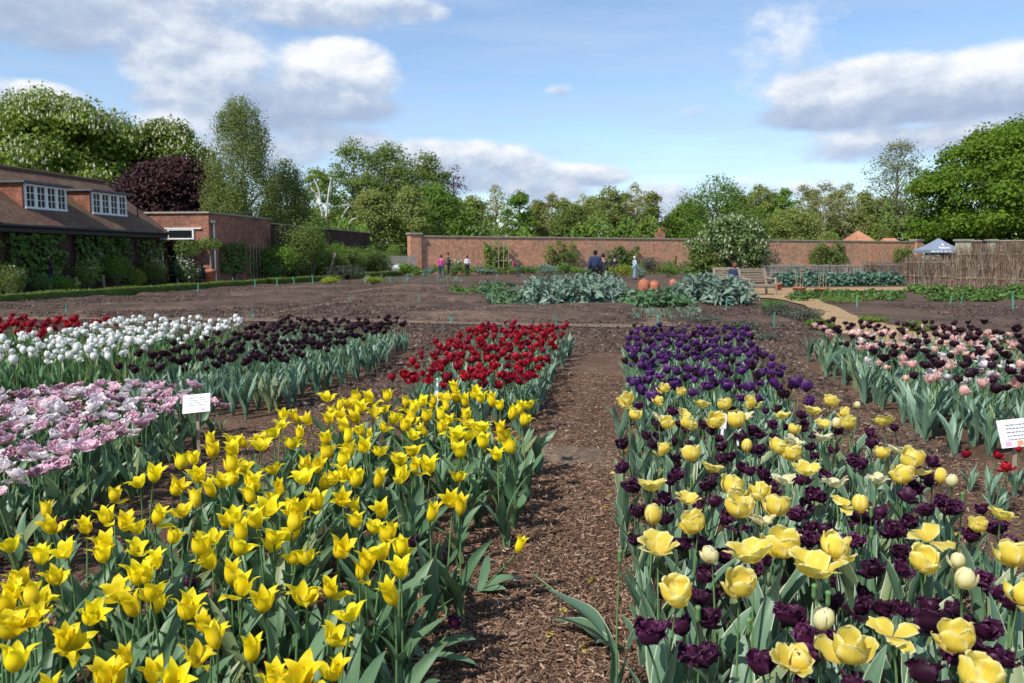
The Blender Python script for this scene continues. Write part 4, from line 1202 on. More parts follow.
# far rust coloured crown
tree('copper_tree', 'small rust coloured crown peeping between trees behind the wall', 'tree', 540, 203, 112, 22, foliage_mat('rust_leaf', (0.12, .04, .025), (.2, .08, .05)), 'round', .3, 14, 1.0, 110, .36, 'bark', 60)
tree('plane_tree', 'tall olive plane tree with thin new leaves left of the great oak', 'tree', 892, 137, 118, 76, foliage_mat('plane_leaf', (0.13, 0.15, 0.06), (0.23, 0.25, 0.115), .3), 'column', .1, 130, 1.8, 110, .27, 'bark_grey', 61, twigs=20, open_=.05)
tree('plane_tree', 'lower olive plane branch mass over the tiled roofs', 'tree', 880, 195, 112, 80, foliage_mat('plane_leaf_low', (0.11, 0.13, 0.05), (0.19, 0.215, 0.09), .3), 'round', .05, 75, 1.7, 170, .30, 'bark_grey', 66, twigs=10)
tree('great_oak', 'enormous bright green oak filling the sky over the brushwood screen', 'tree', 1018, 118, 100, 268, M['f_oak'], 'dome', .06, 240, 2.4, 430, .42, 'bark', 62, z0=2.0, fill=.04)
tree('evergreen_shrub', 'dark olive holm oak in front of the great oak', 'tree', 952, 204, 104, 64, M['f_dark'], 'round', .02, 50, 1.3, 260, .26, 'bark', 63, z0=.6)
tree('woodland_tree', 'pale conical conifer just left of the dark holm oak', 'tree', 938, 188, 108, 26, M['f_birch'], 'cone', .1, 30, .9, 120, .3, 'bark', 64)
tree('woodland_tree', 'bushy green tree rising behind the dark brick wall', 'tree', 300, 205, 76, 80, M['f_mid'], 'round', .05, 60, 1.3, 220, .25, 'bark', 65)

# white forked birch stems
def forked(label, paths, Yd, r):
    b = at(paths[0][0][0], Yd, 0)
    root = thing('bare_birch', label, 'tree', b)
    for p in paths:
        pts = [np.array(at(x, Yd, elev(y, Yd))) - np.array(b) for x, y in p]
        pts = np.array(pts)
        u = np.linspace(0, 1, len(pts)); uu = np.linspace(0, 1, 14)
        q = np.stack([np.interp(uu, u, pts[:, k]) for k in range(3)], -1)
        q[:, 1] += .15 * np.sin(uu * 6)
        link('trunk', MB().tube(q, np.linspace(r, r * .3, 14), 6).mesh('trunk', M['bark_birch'], True), root)


forked('white forked birch trunks shining in front of the lime coloured tree', [[(324, 258), (324, 215), (322, 190), (317, 178)], [(326, 258), (328, 215), (332, 190), (334, 180)], [(323, 205), (318, 193), (314, 188)]], 76, .16)
forked('low white birch limbs spreading above the dark brick wall', [[(340, 258), (341, 222), (347, 212), (352, 205)], [(349, 258), (349, 226), (353, 220), (358, 218)]], 77, .12)

# woodland undergrowth beyond the walls
rs = np.random.default_rng(77)
mb = MB()
n = 60000
pxs = rs.uniform(-60, 1100, n); Yd = rs.uniform(86, 124, n)
Yd = np.where(pxs < 400, rs.uniform(70, 100, n), Yd)
Yd = np.where(pxs > 640, Yd + 16 * (pxs - 640) / 300, Yd)
bumps = 4.2 + 1.5 * np.sin(pxs / 23) + .9 * np.sin(pxs / 9.3 + 1) + .6 * np.sin(pxs / 4.1)
zz = rs.random(n) ** .6 * bumps * (Yd / 80)
P = np.stack([(pxs - 512) / F_PX * Yd, Yd, zz], -1)
leaf_cards(mb, P, np.tile([0, -.5, .6], (n, 1)), .42, rs)
tag(link('undergrowth', mb.mesh('undergrowth', M['f_fresh'])), 'tangled green woodland undergrowth behind the garden walls', 'undergrowth', kind='stuff')


def shrub(name, label, base, w, h, mat, n=500, leaf=.07, seed=0, group=None, cat='shrub', stems=True, flowers=None, d=None, lumps=9, shape='round'):
    rs = np.random.default_rng(seed)
    root = thing(name, label, cat, base, 0, group)
    d = d or w
    K = lumps
    P, Q = [], []
    for k in range(K):
        a = rs.uniform(0, 6.28); q = rs.random() ** .6
        if shape == 'cone':
            zc = rs.random(); ww = (1 - zc) * .8
            c = np.array([math.cos(a) * w * .5 * ww * q, math.sin(a) * d * .5 * ww * q, h * (.08 + .84 * zc)])
            r = np.array([w * .24 * (1.1 - zc), d * .24 * (1.1 - zc), h * .16])
        else:
            c = np.array([math.cos(a) * w * .30 * q, math.sin(a) * d * .30 * q, h * rs.uniform(.32, .68)])
            r = np.array([w * .26, d * .26, h * .30]) * rs.uniform(.8, 1.2)
        m_ = n // K
        dd = unit(rs.normal(0, 1, (m_, 3)))
        P.append(c + dd * r * (rs.random(m_) ** .3)[:, None]); Q.append(dd + [0, 0, .4])
    P = np.concatenate(P); Q = np.concatenate(Q); P[:, 2] = np.clip(P[:, 2], .02, None)
    mb = MB(); leaf_cards(mb, P, Q, leaf, rs)
    link('foliage', mb.mesh('foliage', mat), root)
    if stems:
        sb = MB()
        for k in range(5):
            e = P[rs.integers(0, len(P))]
            sb.tube([(rs.normal(0, .03 * w), rs.normal(0, .03 * w), 0), (e[0] * .5, e[1] * .5, e[2] * .5), tuple(e)], [h * .018, h * .012, h * .005], 5)
        link('stem', sb.mesh('stem', M['bark']), root)
    if flowers:
        fm, nf, fs = flowers
        k = np.argsort(-(P[:, 2] - P[:, 1] * .6) + rs.normal(0, h * .25, len(P)))[:nf]
        fb = MB(); leaf_cards(fb, P[k] + [0, 0, leaf * .3], np.tile([0, -.4, 1.0], (len(k), 1)), fs, rs, aspect=.95)
        tag(link('blossom', fb.mesh('blossom', fm), root), kind='stuff')
    return root


def hedge(name, label, a, b, w, h, mat, dens=420, leaf=.05, seed=0):
    """clipped hedge between two ground points: solid core with a skin of small leaves"""
    rs = np.random.default_rng(seed)
    a, b = np.array(a, float), np.array(b, float)
    Lh = np.linalg.norm(b - a); d = (b - a) / Lh; p = np.array([-d[1], d[0], 0])
    root = thing(name, label, 'hedge', tuple(a))
    n = int(Lh * dens)
    u = rs.uniform(0, Lh, n); k = rs.random(n)
    per = w + 2 * h
    s = k * per
    side = np.where(s < h, -w / 2, np.where(s > h + w, w / 2, s - h - w / 2))
    z = np.where(s < h, s, np.where(s > h + w, per - s, h))
    nr = np.where((s < h)[:, None], -p, np.where((s > h + w)[:, None], p, np.array([0, 0, 1.0])))
    z = z + rs.normal(0, .025, n) + .02 * np.sin(u * 1.7)
    P = d * u[:, None] + p * (side + rs.normal(0, .025, n))[:, None] + np.array([0, 0, 1.0]) * z[:, None]
    mb = MB()
    leaf_cards(mb, P, nr, leaf, rs)
    link('foliage', mb.mesh('foliage', mat), root)
    cb = MB()
    m_ = int(max(4, Lh / .5))
    uu = np.linspace(0, Lh, m_)
    G3 = []
    for (o, zz) in ((-w / 2, 0), (-w / 2, h * .97), (w / 2, h * .97), (w / 2, 0)):
        G3.append(d * uu[:, None] + p * o * .94 + np.array([0, 0, 1.0]) * zz)
    cb.grid(np.stack(G3, 1))
    link('branch_core', cb.mesh('branch_core', M['f_dark']), root)
    return root
# ------------------------------------------------------------------ cottage, outbuilding, walls
SF = -24.0          # facade of the cottage
SR = -27.6          # ridge
EZ, RZ = 2.8, 5.45
root = thing('cottage', 'long dark-fronted cottage with mossy tiled roof and two white dormer windows', 'cottage', W(SF, 30))
T0, T1 = 15.0, 39.4
mb = MB().box_st(SF - 7.2, SF - .35, T0 + .2, T1 - .25, 0, EZ + .05)
# gable
mb.add([W(SF - .35, T1 - .25, EZ), W(SR, T1 - .25, RZ - .2), W(SF - 7.0, T1 - .25, EZ)], [[0, 1, 2]])
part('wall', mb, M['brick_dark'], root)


def slope(mb, s0, z0, s1, z1, t0, t1, th=.09):
    """tiled roof plane with uv in metres"""
    Ls = math.hypot(s1 - s0, z1 - z0)
    n = int(Ls / .11)
    for k in range(2):
        pass
    m_ = 40
    T = np.linspace(t0, t1, m_); U = np.linspace(0, 1, 14)
    P = np.array([[W(s0 + (s1 - s0) * u, t, z0 + (z1 - z0) * u + .02 * math.sin(t * .8) * math.sin(u * 3) + .012 * math.sin(t * 2.3 + u * 4)) for t in T] for u in U])
    uv = np.array([[(t, u * Ls) for t in T] for u in U])
    mb.grid(P, uv)


rb = MB()
slope(rb, SF, EZ, SR, RZ, T0, T1)
slope(rb, SF - 7.2, EZ, SR - .002, RZ, T0, T1)
roof = part('roof', rb, M['tiles'], root, True)
vb = MB()   # verge and underside
vb.bar(W(SF, T1, EZ - .06), W(SR, T1, RZ - .06), .05, .12)
part('verge', vb, M['black'], root, parent=roof)
rt = MB()
for k in range(60):
    t = T0 + (T1 - T0) * k / 60
    rt.tube([W(SR, t, RZ + .01), W(SR, t + .39, RZ + .015)], [.12, .115], 8)
part('ridge_tile', rt, M['tiles'], root, parent=roof)
gb = MB()
gb.tube([W(SF + .08, T0, EZ - .08), W(SF + .08, T1, EZ - .08)], .07, 8)
gut = part('gutter', gb, M['black'], root)
part('fascia', MB().box_st(SF - .34, SF + .02, T0 + .1, T1 - .1, EZ - .32, EZ - .02), M['black'], root)
for t in (33.2, 22.0):
    part('drainpipe', MB().tube([W(SF - .25, t, 0), W(SF - .25, t, EZ - .35), W(SF + .04, t, EZ - .1)], .045, 8), M['black'], root)


def window_unit(parent, root, s, t0, t1, z0, z1, nl, rows, cols):
    """row of casements facing +s; frame > pane"""
    fb = MB()
    fr = .09
    fb.box_st(s - .04, s + .04, t0, t1, z1 - fr, z1); fb.box_st(s - .04, s + .06, t0 - .02, t1 + .02, z0, z0 + fr)
    wd = (t1 - t0) / nl
    for i in range(nl + 1):
        c = t0 + wd * i
        c0, c1 = max(t0, c - .085), min(t1, c + .085)
        fb.box_st(s - .036, s + .036, c0, c1, z0 + fr, z1 - fr)
    for i in range(nl):
        a, b = t0 + wd * i + .085, t0 + wd * (i + 1) - .085
        for r in range(1, rows):
            z = z0 + fr + (z1 - z0 - 2 * fr) * r / rows
            fb.box_st(s - .015, s + .02, a, b, z - .014, z + .014)
        for c in range(1, cols):
            t = a + (b - a) * c / cols
            fb.box_st(s - .012, s + .023, t - .014, t + .014, z0 + fr, z1 - fr)
    f = part('window', fb, M['white'], root, parent=parent)
    for i in range(nl):
        a, b = t0 + wd * i + .085, t0 + wd * (i + 1) - .085
        part('pane', MB().box_st(s - .03, s - .02, a, b, z0 + fr, z1 - fr), M['glass'], root, parent=f)
    return f


def roof_z(s):
    return EZ + (SF - s) / (SF - SR) * (RZ - EZ)


for (t0, t1) in ((30.5, 33.0), (34.75, 37.35), (24.0, 26.4)):
    s = -25.0
    zt, zb = 4.50, 3.52
    back = SF - (zt + .1 - EZ) / (RZ - EZ) * (SF - SR)
    mb = MB()
    for t in (t0 - .10, t1 + .02):     # tile hung cheeks
        mb.add([W(s - .03, t, roof_z(s - .03) - .1), W(s - .03, t, zt + .08), W(back, t, zt + .08), W(s - .03, t + .08, roof_z(s - .03) - .1), W(s - .03, t + .08, zt + .08), W(back, t + .08, zt + .08)],
               [[0, 1, 2], [3, 5, 4]])
        mb.add([W(s - .03, t, roof_z(s - .03) - .1), W(s - .03, t, zt + .08), W(s - .03, t + .08, zt + .08), W(s - .03, t + .08, roof_z(s - .03) - .1)], [[0, 3, 2, 1]])
    mb.box_st(s - .06, s - .045, t0 - .02, t1 + .02, roof_z(s) - .1, zb)
    dm = part('dormer', mb, M['hung_tile'], root)
    part('flat_roof', MB().box_st(back - .5, s + .22, t0 - .25, t1 + .25, zt + .08, zt + .17), M['lead'], root, parent=dm)
    window_unit(root, root, s, t0, t1, zb, zt + .06, 4, 3, 2)
    part('apron', MB().box_st(s - .02, s + .10, t0 - .05, t1 + .05, zb - .09, zb - .002), M['lead'], root, parent=dm)
for t in (26.0, 33.2, 38.2, 21):
    window_unit(root, root, SF - .33, t, t + 1.1, .95, 1.95, 2, 3, 2)
vent = MB().lathe([(.0, .42), (.05, .42), (.06, .36), (.035, .34), (.04, -.2)], 8, W(-25.0, 38.3, roof_z(-25) + .05))
part('roof_vent', vent, M['black'], root)

# flat-roofed brick outbuilding
ob = thing('brick_outbuilding', 'flat-roofed red brick outbuilding joined to the far end of the cottage', 'outbuilding', W(-22.5, 41))
part('wall', MB().box_st(-30, -22.5, 40.8, 48.4, 0, 3.86), M['brick_red'], ob)
part('coping', MB().box_st(-30.1, -22.42, 40.7, 48.5, 3.863, 3.96), M['stone'], ob)
part('drainpipe', MB().tube([W(-22.40, 41.15, 0), W(-22.40, 41.15, 3.5)], .05, 8), M['white'], ob)
part('lamp', MB().box(W(-22.3, 41.0, 3.42), (.28, .28, .16)), M['lead'], ob)
wf = MB()
wf.box_st(-27.0, -22.9, 40.70, 40.775, 3.02, 3.09)
for a, b in ((-26.0, -24.98), (-24.9, -23.35)):
    wf.box_st(a, b, 40.72, 40.79, 2.95, 3.02); wf.box_st(a, b, 40.72, 40.79, 2.46, 2.53); wf.box_st(a, a + .09, 40.715, 40.79, 2.53, 2.95); wf.box_st(b - .09, b, 40.715, 40.79, 2.53, 2.95)
f = part('window', wf, M['white'], ob)
for a, b in ((-26.0, -24.98), (-24.9, -23.35)):
    part('pane', MB().box_st(a + .09, b - .09, 40.76, 40.785, 2.53, 2.95), M['glass'], ob, parent=f)
part('canopy', MB().box_st(-27.2, -22.9, 39.9, 40.79, 2.25, 2.36), M['black'], ob)
part('door', MB().box_st(-24.9, -24.0, 40.74, 40.79, 0, 2.1), M['glass'], ob)

gw = thing('dark_brick_wall', 'dark shaded brick garden wall running back beyond the outbuilding', 'wall', W(-22.8, 55))
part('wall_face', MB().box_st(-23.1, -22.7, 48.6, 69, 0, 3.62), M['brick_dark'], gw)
part('coping', MB().box_st(-23.2, -22.6, 48.55, 69.05, 3.623, 3.70), M['stone'], gw)

# long brick wall across the back
WA = A = np.array(at(414, 70, 0)); B = np.array(at(913, 95, 0))
wl = thing('long_brick_wall', 'long red brick garden wall with stone coping closing the back of the garden', 'wall', tuple(A))
d = B - A; Lw = np.linalg.norm(d); d /= Lw
HW = 3.3
def along(mb, u0, u1, z0, z1, th, off=0.0):
    p = np.array([-d[1], d[0], 0])
    v = [A + d * u + p * (o + off) + np.array([0, 0, z]) for z in (z0, z1) for o in (-th / 2, th / 2) for u in (u0, u1)]
    return mb.add(v, [[0, 2, 3, 1], [4, 5, 7, 6], [0, 1, 5, 4], [2, 6, 7, 3], [0, 4, 6, 2], [1, 3, 7, 5]])
part('wall_face', along(MB(), .4, Lw - .4, 0, HW, .4), M['brick_wall'], wl)
part('coping', along(MB(), .35, Lw - .35, HW + .002, HW + .12, .56), M['stone'], wl)
for k in ():
    part('buttress', along(MB(), Lw * k / 9 - .3, Lw * k / 9 + .3, 0, HW - .35, .35, -.3), M['brick_wall'], wl)
for u in (-.4, Lw - .4):
    pr = part('pier', along(MB(), u, u + 1.0, 0, HW + .18, .95), M['brick_wall'], wl)
    part('pier_cap', along(MB(), u - .1, u + 1.1, HW + .182, HW + .34, 1.15), M['stone'], wl, parent=pr)
wr = thing('right_garden_wall', 'continuation of the garden wall half hidden behind the brushwood screen', 'wall', at(975, 88, 0))
mbx = MB(); a_ = np.array(at(966, 90, 0)); b_ = np.array(at(1120, 84, 0))
def seg(mb, a, b, z0, z1, th):
    dd = b - a; dd /= np.linalg.norm(dd); p = np.array([-dd[1], dd[0], 0])
    v = [q + p * o + np.array([0, 0, z]) for z in (z0, z1) for o in (-th / 2, th / 2) for q in (a, b)]
    return mb.add(v, [[0, 2, 3, 1], [4, 5, 7, 6], [0, 1, 5, 4], [2, 6, 7, 3], [0, 4, 6, 2], [1, 3, 7, 5]])
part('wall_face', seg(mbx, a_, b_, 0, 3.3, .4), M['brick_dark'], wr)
part('coping', seg(MB(), a_, b_, 3.303, 3.42, .55), M['stone'], wr)
for i, px in enumerate((960, 988)):
    b = at(px, 88, 0)
    r = thing('stone_pier', ['pale stone gate pier beside the marquee', 'second narrower stone gate pier seen through the brushwood'][i], 'gate pier', b)
    w = (1.15, .6)[i]
    link('shaft', MB().box((0, 0, 1.65), (w, w, 3.3)).mesh('shaft', plain('pale_pier_stone', (.42, .37, .28), .85, .2, 3)), r)
    link('cap', MB().box((0, 0, 3.40), (w + .35, w + .35, .18)).mesh('cap', M['stone']), r)

# marquee with a dark canopy
b = at(935, 90, 0)
mq = thing('marquee', 'pop-up marquee with peaked blue-grey roof and white emblem in the wall gap', 'marquee', b)
e = 1.9; zt = elev(238, 90); ze = elev(250, 90)
cv = MB()
u = np.linspace(0, 1, 10)
prof = ze + (zt - ze) * (u ** 1.25)
P = []
for k in range(5):
    x, y = [(-1, -1), (1, -1), (1, 1), (-1, 1), (-1, -1)][k]
    P.append([(x * e * (1 - q), y * e * (1 - q), z) for q, z in zip(u, prof)])
cv.grid(np.array(P))
mk = plain('blue_grey_canvas', (.20, .235, .31), .7, .06, 2)
cn = link('canopy', cv.mesh('canopy', mk), mq)
link('valance', MB().box((0, -e, ze - .17), (2 * e, .02, .34)).box((0, e, ze - .17), (2 * e, .02, .34)).box((-e, 0, ze - .17), (.02, 2 * e - .04, .34)).box((e, 0, ze - .17), (.02, 2 * e - .04, .34)).mesh('valance', mk), mq)
lg = MB()
for x, z, w, h in ((-.0, 2.62, .16, .22), (.04, 2.50, .10, .10), (-.55, 2.22, .12, .3), (-.33, 2.2, .2, .12), (-.1, 2.2, .12, .14), (.1, 2.18, .14, .16), (.3, 2.2, .1, .2), (.45, 2.16, .14, .1)):
    zz = ze + (z - 1.95) * .9
    q = np.interp(zz, prof, u)
    lg.box((x, -e * (1 - q) - .03, zz), (w, .03, h), rot=(-.6, 0, 0))
link('emblem', lg.mesh('emblem', M['white']), mq)
lt = MB()
for x, w in ((-1.5, .5), (-1.0, .3), (-.6, .25), (-.1, .35), (.35, .25), (1.2, .4), (1.7, .5)):
    lt.box((x, -e - .02, ze - .17), (w, .012, .13))
link('valance_lettering', lt.mesh('valance_lettering', M['white']), mq)
for x, y in ((-1, -1), (1, -1), (1, 1), (-1, 1)):
    link('leg', MB().box((0, 0, ze / 2), (.06, .06, ze)).mesh('leg', M['lead']), mq, loc=(x * (e - .05), y * (e - .05), 0))

# distant orange tiled roofs and a chimney over the wall
M['orange_tile'] = plain('orange_roof_tile', (.42, .19, .11), .85, .25, 1.5)
for i, (px, Yd, w, top, lb) in enumerate(((855, 99, 2.0, 231, 'orange tiled gable rising over the wall under the plane tree'), (886, 99.5, 2.6, 238, 'low hipped orange roof just over the wall near its far end'))):
    z = elev(top, Yd); b = at(px, Yd, 0)
    r = thing('distant_house', lb, 'house', b)
    link('wall', MB().box((0, 0, (z - 1.5) / 2), (w, 6, z - 1.5)).mesh('wall', M['brick_red']), r)
    hb = MB()
    q = (0.15 if i == 0 else .5)
    hb.add([(-w * .62, -3.3, z - 1.55), (w * .62, -3.3, z - 1.55), (w * .62, 3.3, z - 1.55), (-w * .62, 3.3, z - 1.55), (-w * q * .5, 0, z), (w * q * .5, 0, z)],
           [[0, 1, 5, 4], [2, 3, 4, 5]])
    hb.add([(-w * .62, -3.3, z - 1.55), (-w * q * .5, 0, z), (-w * .62, 3.3, z - 1.55), (w * .62, -3.3, z - 1.55), (w * .62, 3.3, z - 1.55), (w * q * .5, 0, z)], [[0, 1, 2], [3, 4, 5]])
    link('roof', hb.mesh('roof', M['orange_tile']), r)
b = at(658.5, 86, 0); z = elev(230, 86)
ch = thing('distant_chimney', 'red brick chimney stack showing over the wall left of the magnolia', 'chimney', b)
link('stack', MB().box((0, 0, z / 2 - .15), (1.0, .8, z - .3)).mesh('stack', M['brick_red']), ch)
link('pot', MB().lathe([(.16, -.3), (.14, .25), (.17, .3)], 10, (0, 0, z)).mesh('pot', M['terracotta']), ch)
b = at(649, 125, 0); z = elev(214.5, 125)
oh = thing('glasshouse_roof', 'pale grey glazed roof far off in the gap between trees', 'glasshouse', at(668, 130, 0))
z = elev(214.5, 130)
link('roof', MB().add([(-4, -4, z - 1.4), (4, -4, z - 1.4), (4, 4, z - 1.4), (-4, 4, z - 1.4), (-3.4, 0, z), (3.4, 0, z)], [[0, 1, 5, 4], [2, 3, 4, 5]]).mesh('roof', plain('pale_glazing', (.40, .44, .48), .3, .1, 1)), oh)
link('wall', MB().box((0, 0, (z - 1.42) / 2), (7.6, 7.6, z - 1.42)).mesh('wall', M['lead']), oh)
# picket fence + white van beyond the gap at the left end of the wall
b = at(399, 69, 0)
pf = thing('picket_fence', 'grey timber fence closing the gap left of the wall end pier', 'fence', b)
fb = MB()
for k in range(26):
    fb.box((-1.3 + k * .11, 0, .82), (.085, .03, 1.64))
link('boards', fb.mesh('boards', plain('silver_wood', (.20, .19, .175), .85, .2, 6)), pf)
link('rail', MB().box((.07, .05, 1.4), (2.9, .05, .09)).box((.07, .05, .4), (2.9, .05, .09)).mesh('rail', M['post']), pf)
wb = thing('garden_cloche', 'rounded white fleece tunnel lying in front of the timber fence', 'cloche', at(400, 67.9, 0))
a = np.linspace(0, PI, 14); yy = np.linspace(-1.0, 1.0, 13)
P = np.array([[(.75 * math.cos(q) * math.sqrt(max(0, 1 - y * y)) * (1 + .06 * math.sin(y * 9)), y * .9, .95 * math.sin(q) ** .7 * max(0, 1 - y * y) ** .35 * (1 + .05 * math.cos(y * 7 + q * 5))) for q in a] for y in yy])
link('fleece', MB().grid(P).mesh('fleece', M['white'], True), wb)
link('hoop', MB().tube([(.77 * math.cos(q), 0, .97 * math.sin(q) ** .7) for q in a], .014, 5).mesh('hoop', M['lead']), wb)
# ------------------------------------------------------------------ hedges, borders, vegetables, furniture
def GP(px, py): return G(px, py, 0)

hedge('box_hedge', 'low clipped box hedge edging the flower border below the cottage', GP(-60, 309), GP(262, 285.5), .5, .30, M['f_box'], 620, .06, 1)
hedge('box_hedge', 'low clipped box hedge continuing past the terracotta pot', GP(268, 284.5), GP(340, 280), .5, .30, M['f_box'], 620, .06, 2)
hedge('box_hedge', 'far box hedge running up to the yellow flowers by the wall', GP(348, 279.5), GP(424, 274), .55, .38, M['f_box'], 500, .07, 3)
for i in range(15):
    t = 47.2 + i * 1.55
    hb_ = 4.3 if i in (1, 2, 3) else 2.55 + .35 * math.sin(i * 2.3)
    shrub('wall_shrub', ('rounded' if i % 2 else 'spreading') + ' green bush in the row under the dark brick garden wall', W(-21.4 + .4 * (i % 3), t), 2.7, hb_, M['f_mid' if i % 3 else 'f_fresh'], 2600, .15, 700 + i, 'bushes under the dark brick wall' + (' rounded' if i % 2 else ' spreading'))


# climbers trained on the cottage front
def climber(name, label, s, t0, t1, z0, z1, mat, n, leaf, seed, flowers=0):
    rs = np.random.default_rng(seed)
    r = thing(name, label, 'climber', W(s, (t0 + t1) / 2), 0)
    T = rs.uniform(t0, t1, n); Z = z0 + (z1 - z0) * rs.random(n)
    keep = np.sin(T * 4.1 + seed) * np.sin(Z * 5.3 + seed * 2) + rs.normal(0, .5, n) > -.45
    T, Z = T[keep], Z[keep]
    Sx = s + .03 + rs.random(len(T)) ** 2 * .38
    P = np.stack([Sx * CA + T * SA, -Sx * SA + T * CA, Z], -1) - np.array(r.location)
    mb = MB(); leaf_cards(mb, P, np.tile([CA, -SA, .5], (len(P), 1)), leaf, rs, aspect=.75)
    link('foliage', mb.mesh('foliage', mat), r)
    sb = MB()
    o = np.array(r.location)
    for k in range(6):
        z = z0 + (z1 - z0) * (k + .5) / 6
        sb.tube([np.array(W(s + .06, t, z + .04 * math.sin(t * 5))) - o for t in np.linspace(t0, t1, 8)], .014, 5)
    sb.tube([np.array(W(s + .06, (t0 + t1) / 2, z)) - o for z in np.linspace(0, z1, 5)], .045, 6)
    link('stem', sb.mesh('stem', M['bark']), r)
    return r


M['f_fig'] = foliage_mat('fig_leaf', (0.06, 0.13, 0.02), (0.14, 0.24, 0.05), .3)
for i, (t0, t1, lb) in enumerate(((24.5, 27.9, 'climber with pale blooms on the cottage front at the frame edge'), (28.4, 31.6, 'dense leafy climber on the cottage under the first dormer'), (32.4, 36.2, 'large-leaved climber on the cottage under the second dormer'), (36.9, 39.2, 'thin climber on wires at the far end of the cottage front'))):
    climber('wall_climber', lb, SF - .32, t0, t1, .35, 2.42, M['f_fig'] if i != 3 else M['f_mid'], 1500 if i < 3 else 500, .2, 70 + i)
climber('wall_climber', 'trained fruit tree on the outbuilding wall right of the terracotta pot', -22.5, 41.8, 44.8, .6, 2.3, M['f_fig'], 900, .18, 80)
climber('wall_climber', 'fruit tree on pale canes against the outbuilding wall', -22.5, 45.2, 47.9, .5, 2.1, M['f_mid'], 600, .16, 81)
for k in range(6):
    p = W(-22.3, 45.1 + k * .42)
    tag(link('cane', MB().tube([(0, 0, 0), (0, 0, 2.35)], .028, 5).mesh('cane', M['teak']), loc=p), 'pale upright cane against the outbuilding wall', 'cane', 'canes against the outbuilding wall')

# border shrubs between hedge and buildings
spec = [ # px, foot py, width px, height px, mat, flowers, label
    (6, 300, 34, 34, 'f_mid', None, 'bushy green shrub at the frame edge behind the box hedge'),
    (18, 299, 18, 30, 'f_mid', (M['f_white'], 30, .07), 'low shrub with a few white roses beside the first short post'),
    (44, 294, 30, 20, 'f_herb', None, 'low bright green clump in front of the dark-clothed person'),
    (66, 293, 26, 18, 'f_fresh', None, 'low fresh green clump right of the dark-clothed person'),
    (90, 291, 30, 34, 'f_mid', None, 'rounded green shrub between two wooden posts'),
    (118, 289, 30, 34, 'f_fresh', None, 'taller green shrub under the second dormer'),
    (138, 288, 18, 18, 'f_golden', None, 'small yellow-green clump near the door end of the cottage'),
    (156, 287, 26, 26, 'f_mid', None, 'green shrub left of the white flowering bush'),
    (184, 286, 34, 30, 'f_herb', (M['f_white'], 120, .08), 'bush speckled with white blossom before the outbuilding'),
    (222, 283, 22, 24, 'f_mid', None, 'green shrub just right of the terracotta pot'),
    (240, 282, 24, 24, 'f_fresh', None, 'fresh green shrub under the outbuilding climber'),
    (262, 281, 26, 30, 'f_fresh', None, 'dense green shrub at the far corner of the outbuilding'),
    (286, 279, 34, 46, 'f_mid', None, 'big round bush in front of the dark brick wall'),
    (276, 282, 20, 18, 'f_herb', None, 'low shrub beside the pale stone post'),
    (300, 280, 26, 24, 'f_herb', (M['f_white'], 70, .10), 'rose bush with pale blossom left of the slanted pale stake'),
    (318, 279, 24, 24, 'f_mid', (M['f_white'], 70, .10), 'second rose bush with pale blossom'),
    (338, 278, 26, 22, 'f_mid', None, 'dark green bush right of the slanted pale stake'),
    (358, 277, 28, 26, 'f_mid', None, 'green bush in the middle of the far border'),
    (378, 276, 28, 26, 'f_dark', None, 'dark bush before the timber fence'),
    (404, 276.5, 20, 13, 'f_fresh', None, 'fresh green bush in front of the white fleece tunnel'),
    (413, 273, 16, 14, 'f_mid', None, 'small bush at the foot of the wall end pier'),
    (427, 273, 22, 9, 'f_herb', (M['f_yellow'], 260, .13), 'bright yellow flowering clump near the wall end pier'),
]
for i, (px, py, w, h, mt, fl, lb) in enumerate(spec):
    p = GP(px, py); Yd = p[1]
    shrub('border_shrub', lb, p, w * 1.15 / F_PX * Yd, h * 1.15 / F_PX * Yd, M[mt], 1200, .085 * Yd / 40, 200 + i, 'shrubs of the long border', flowers=fl, d=min(1.6, w / F_PX * Yd))
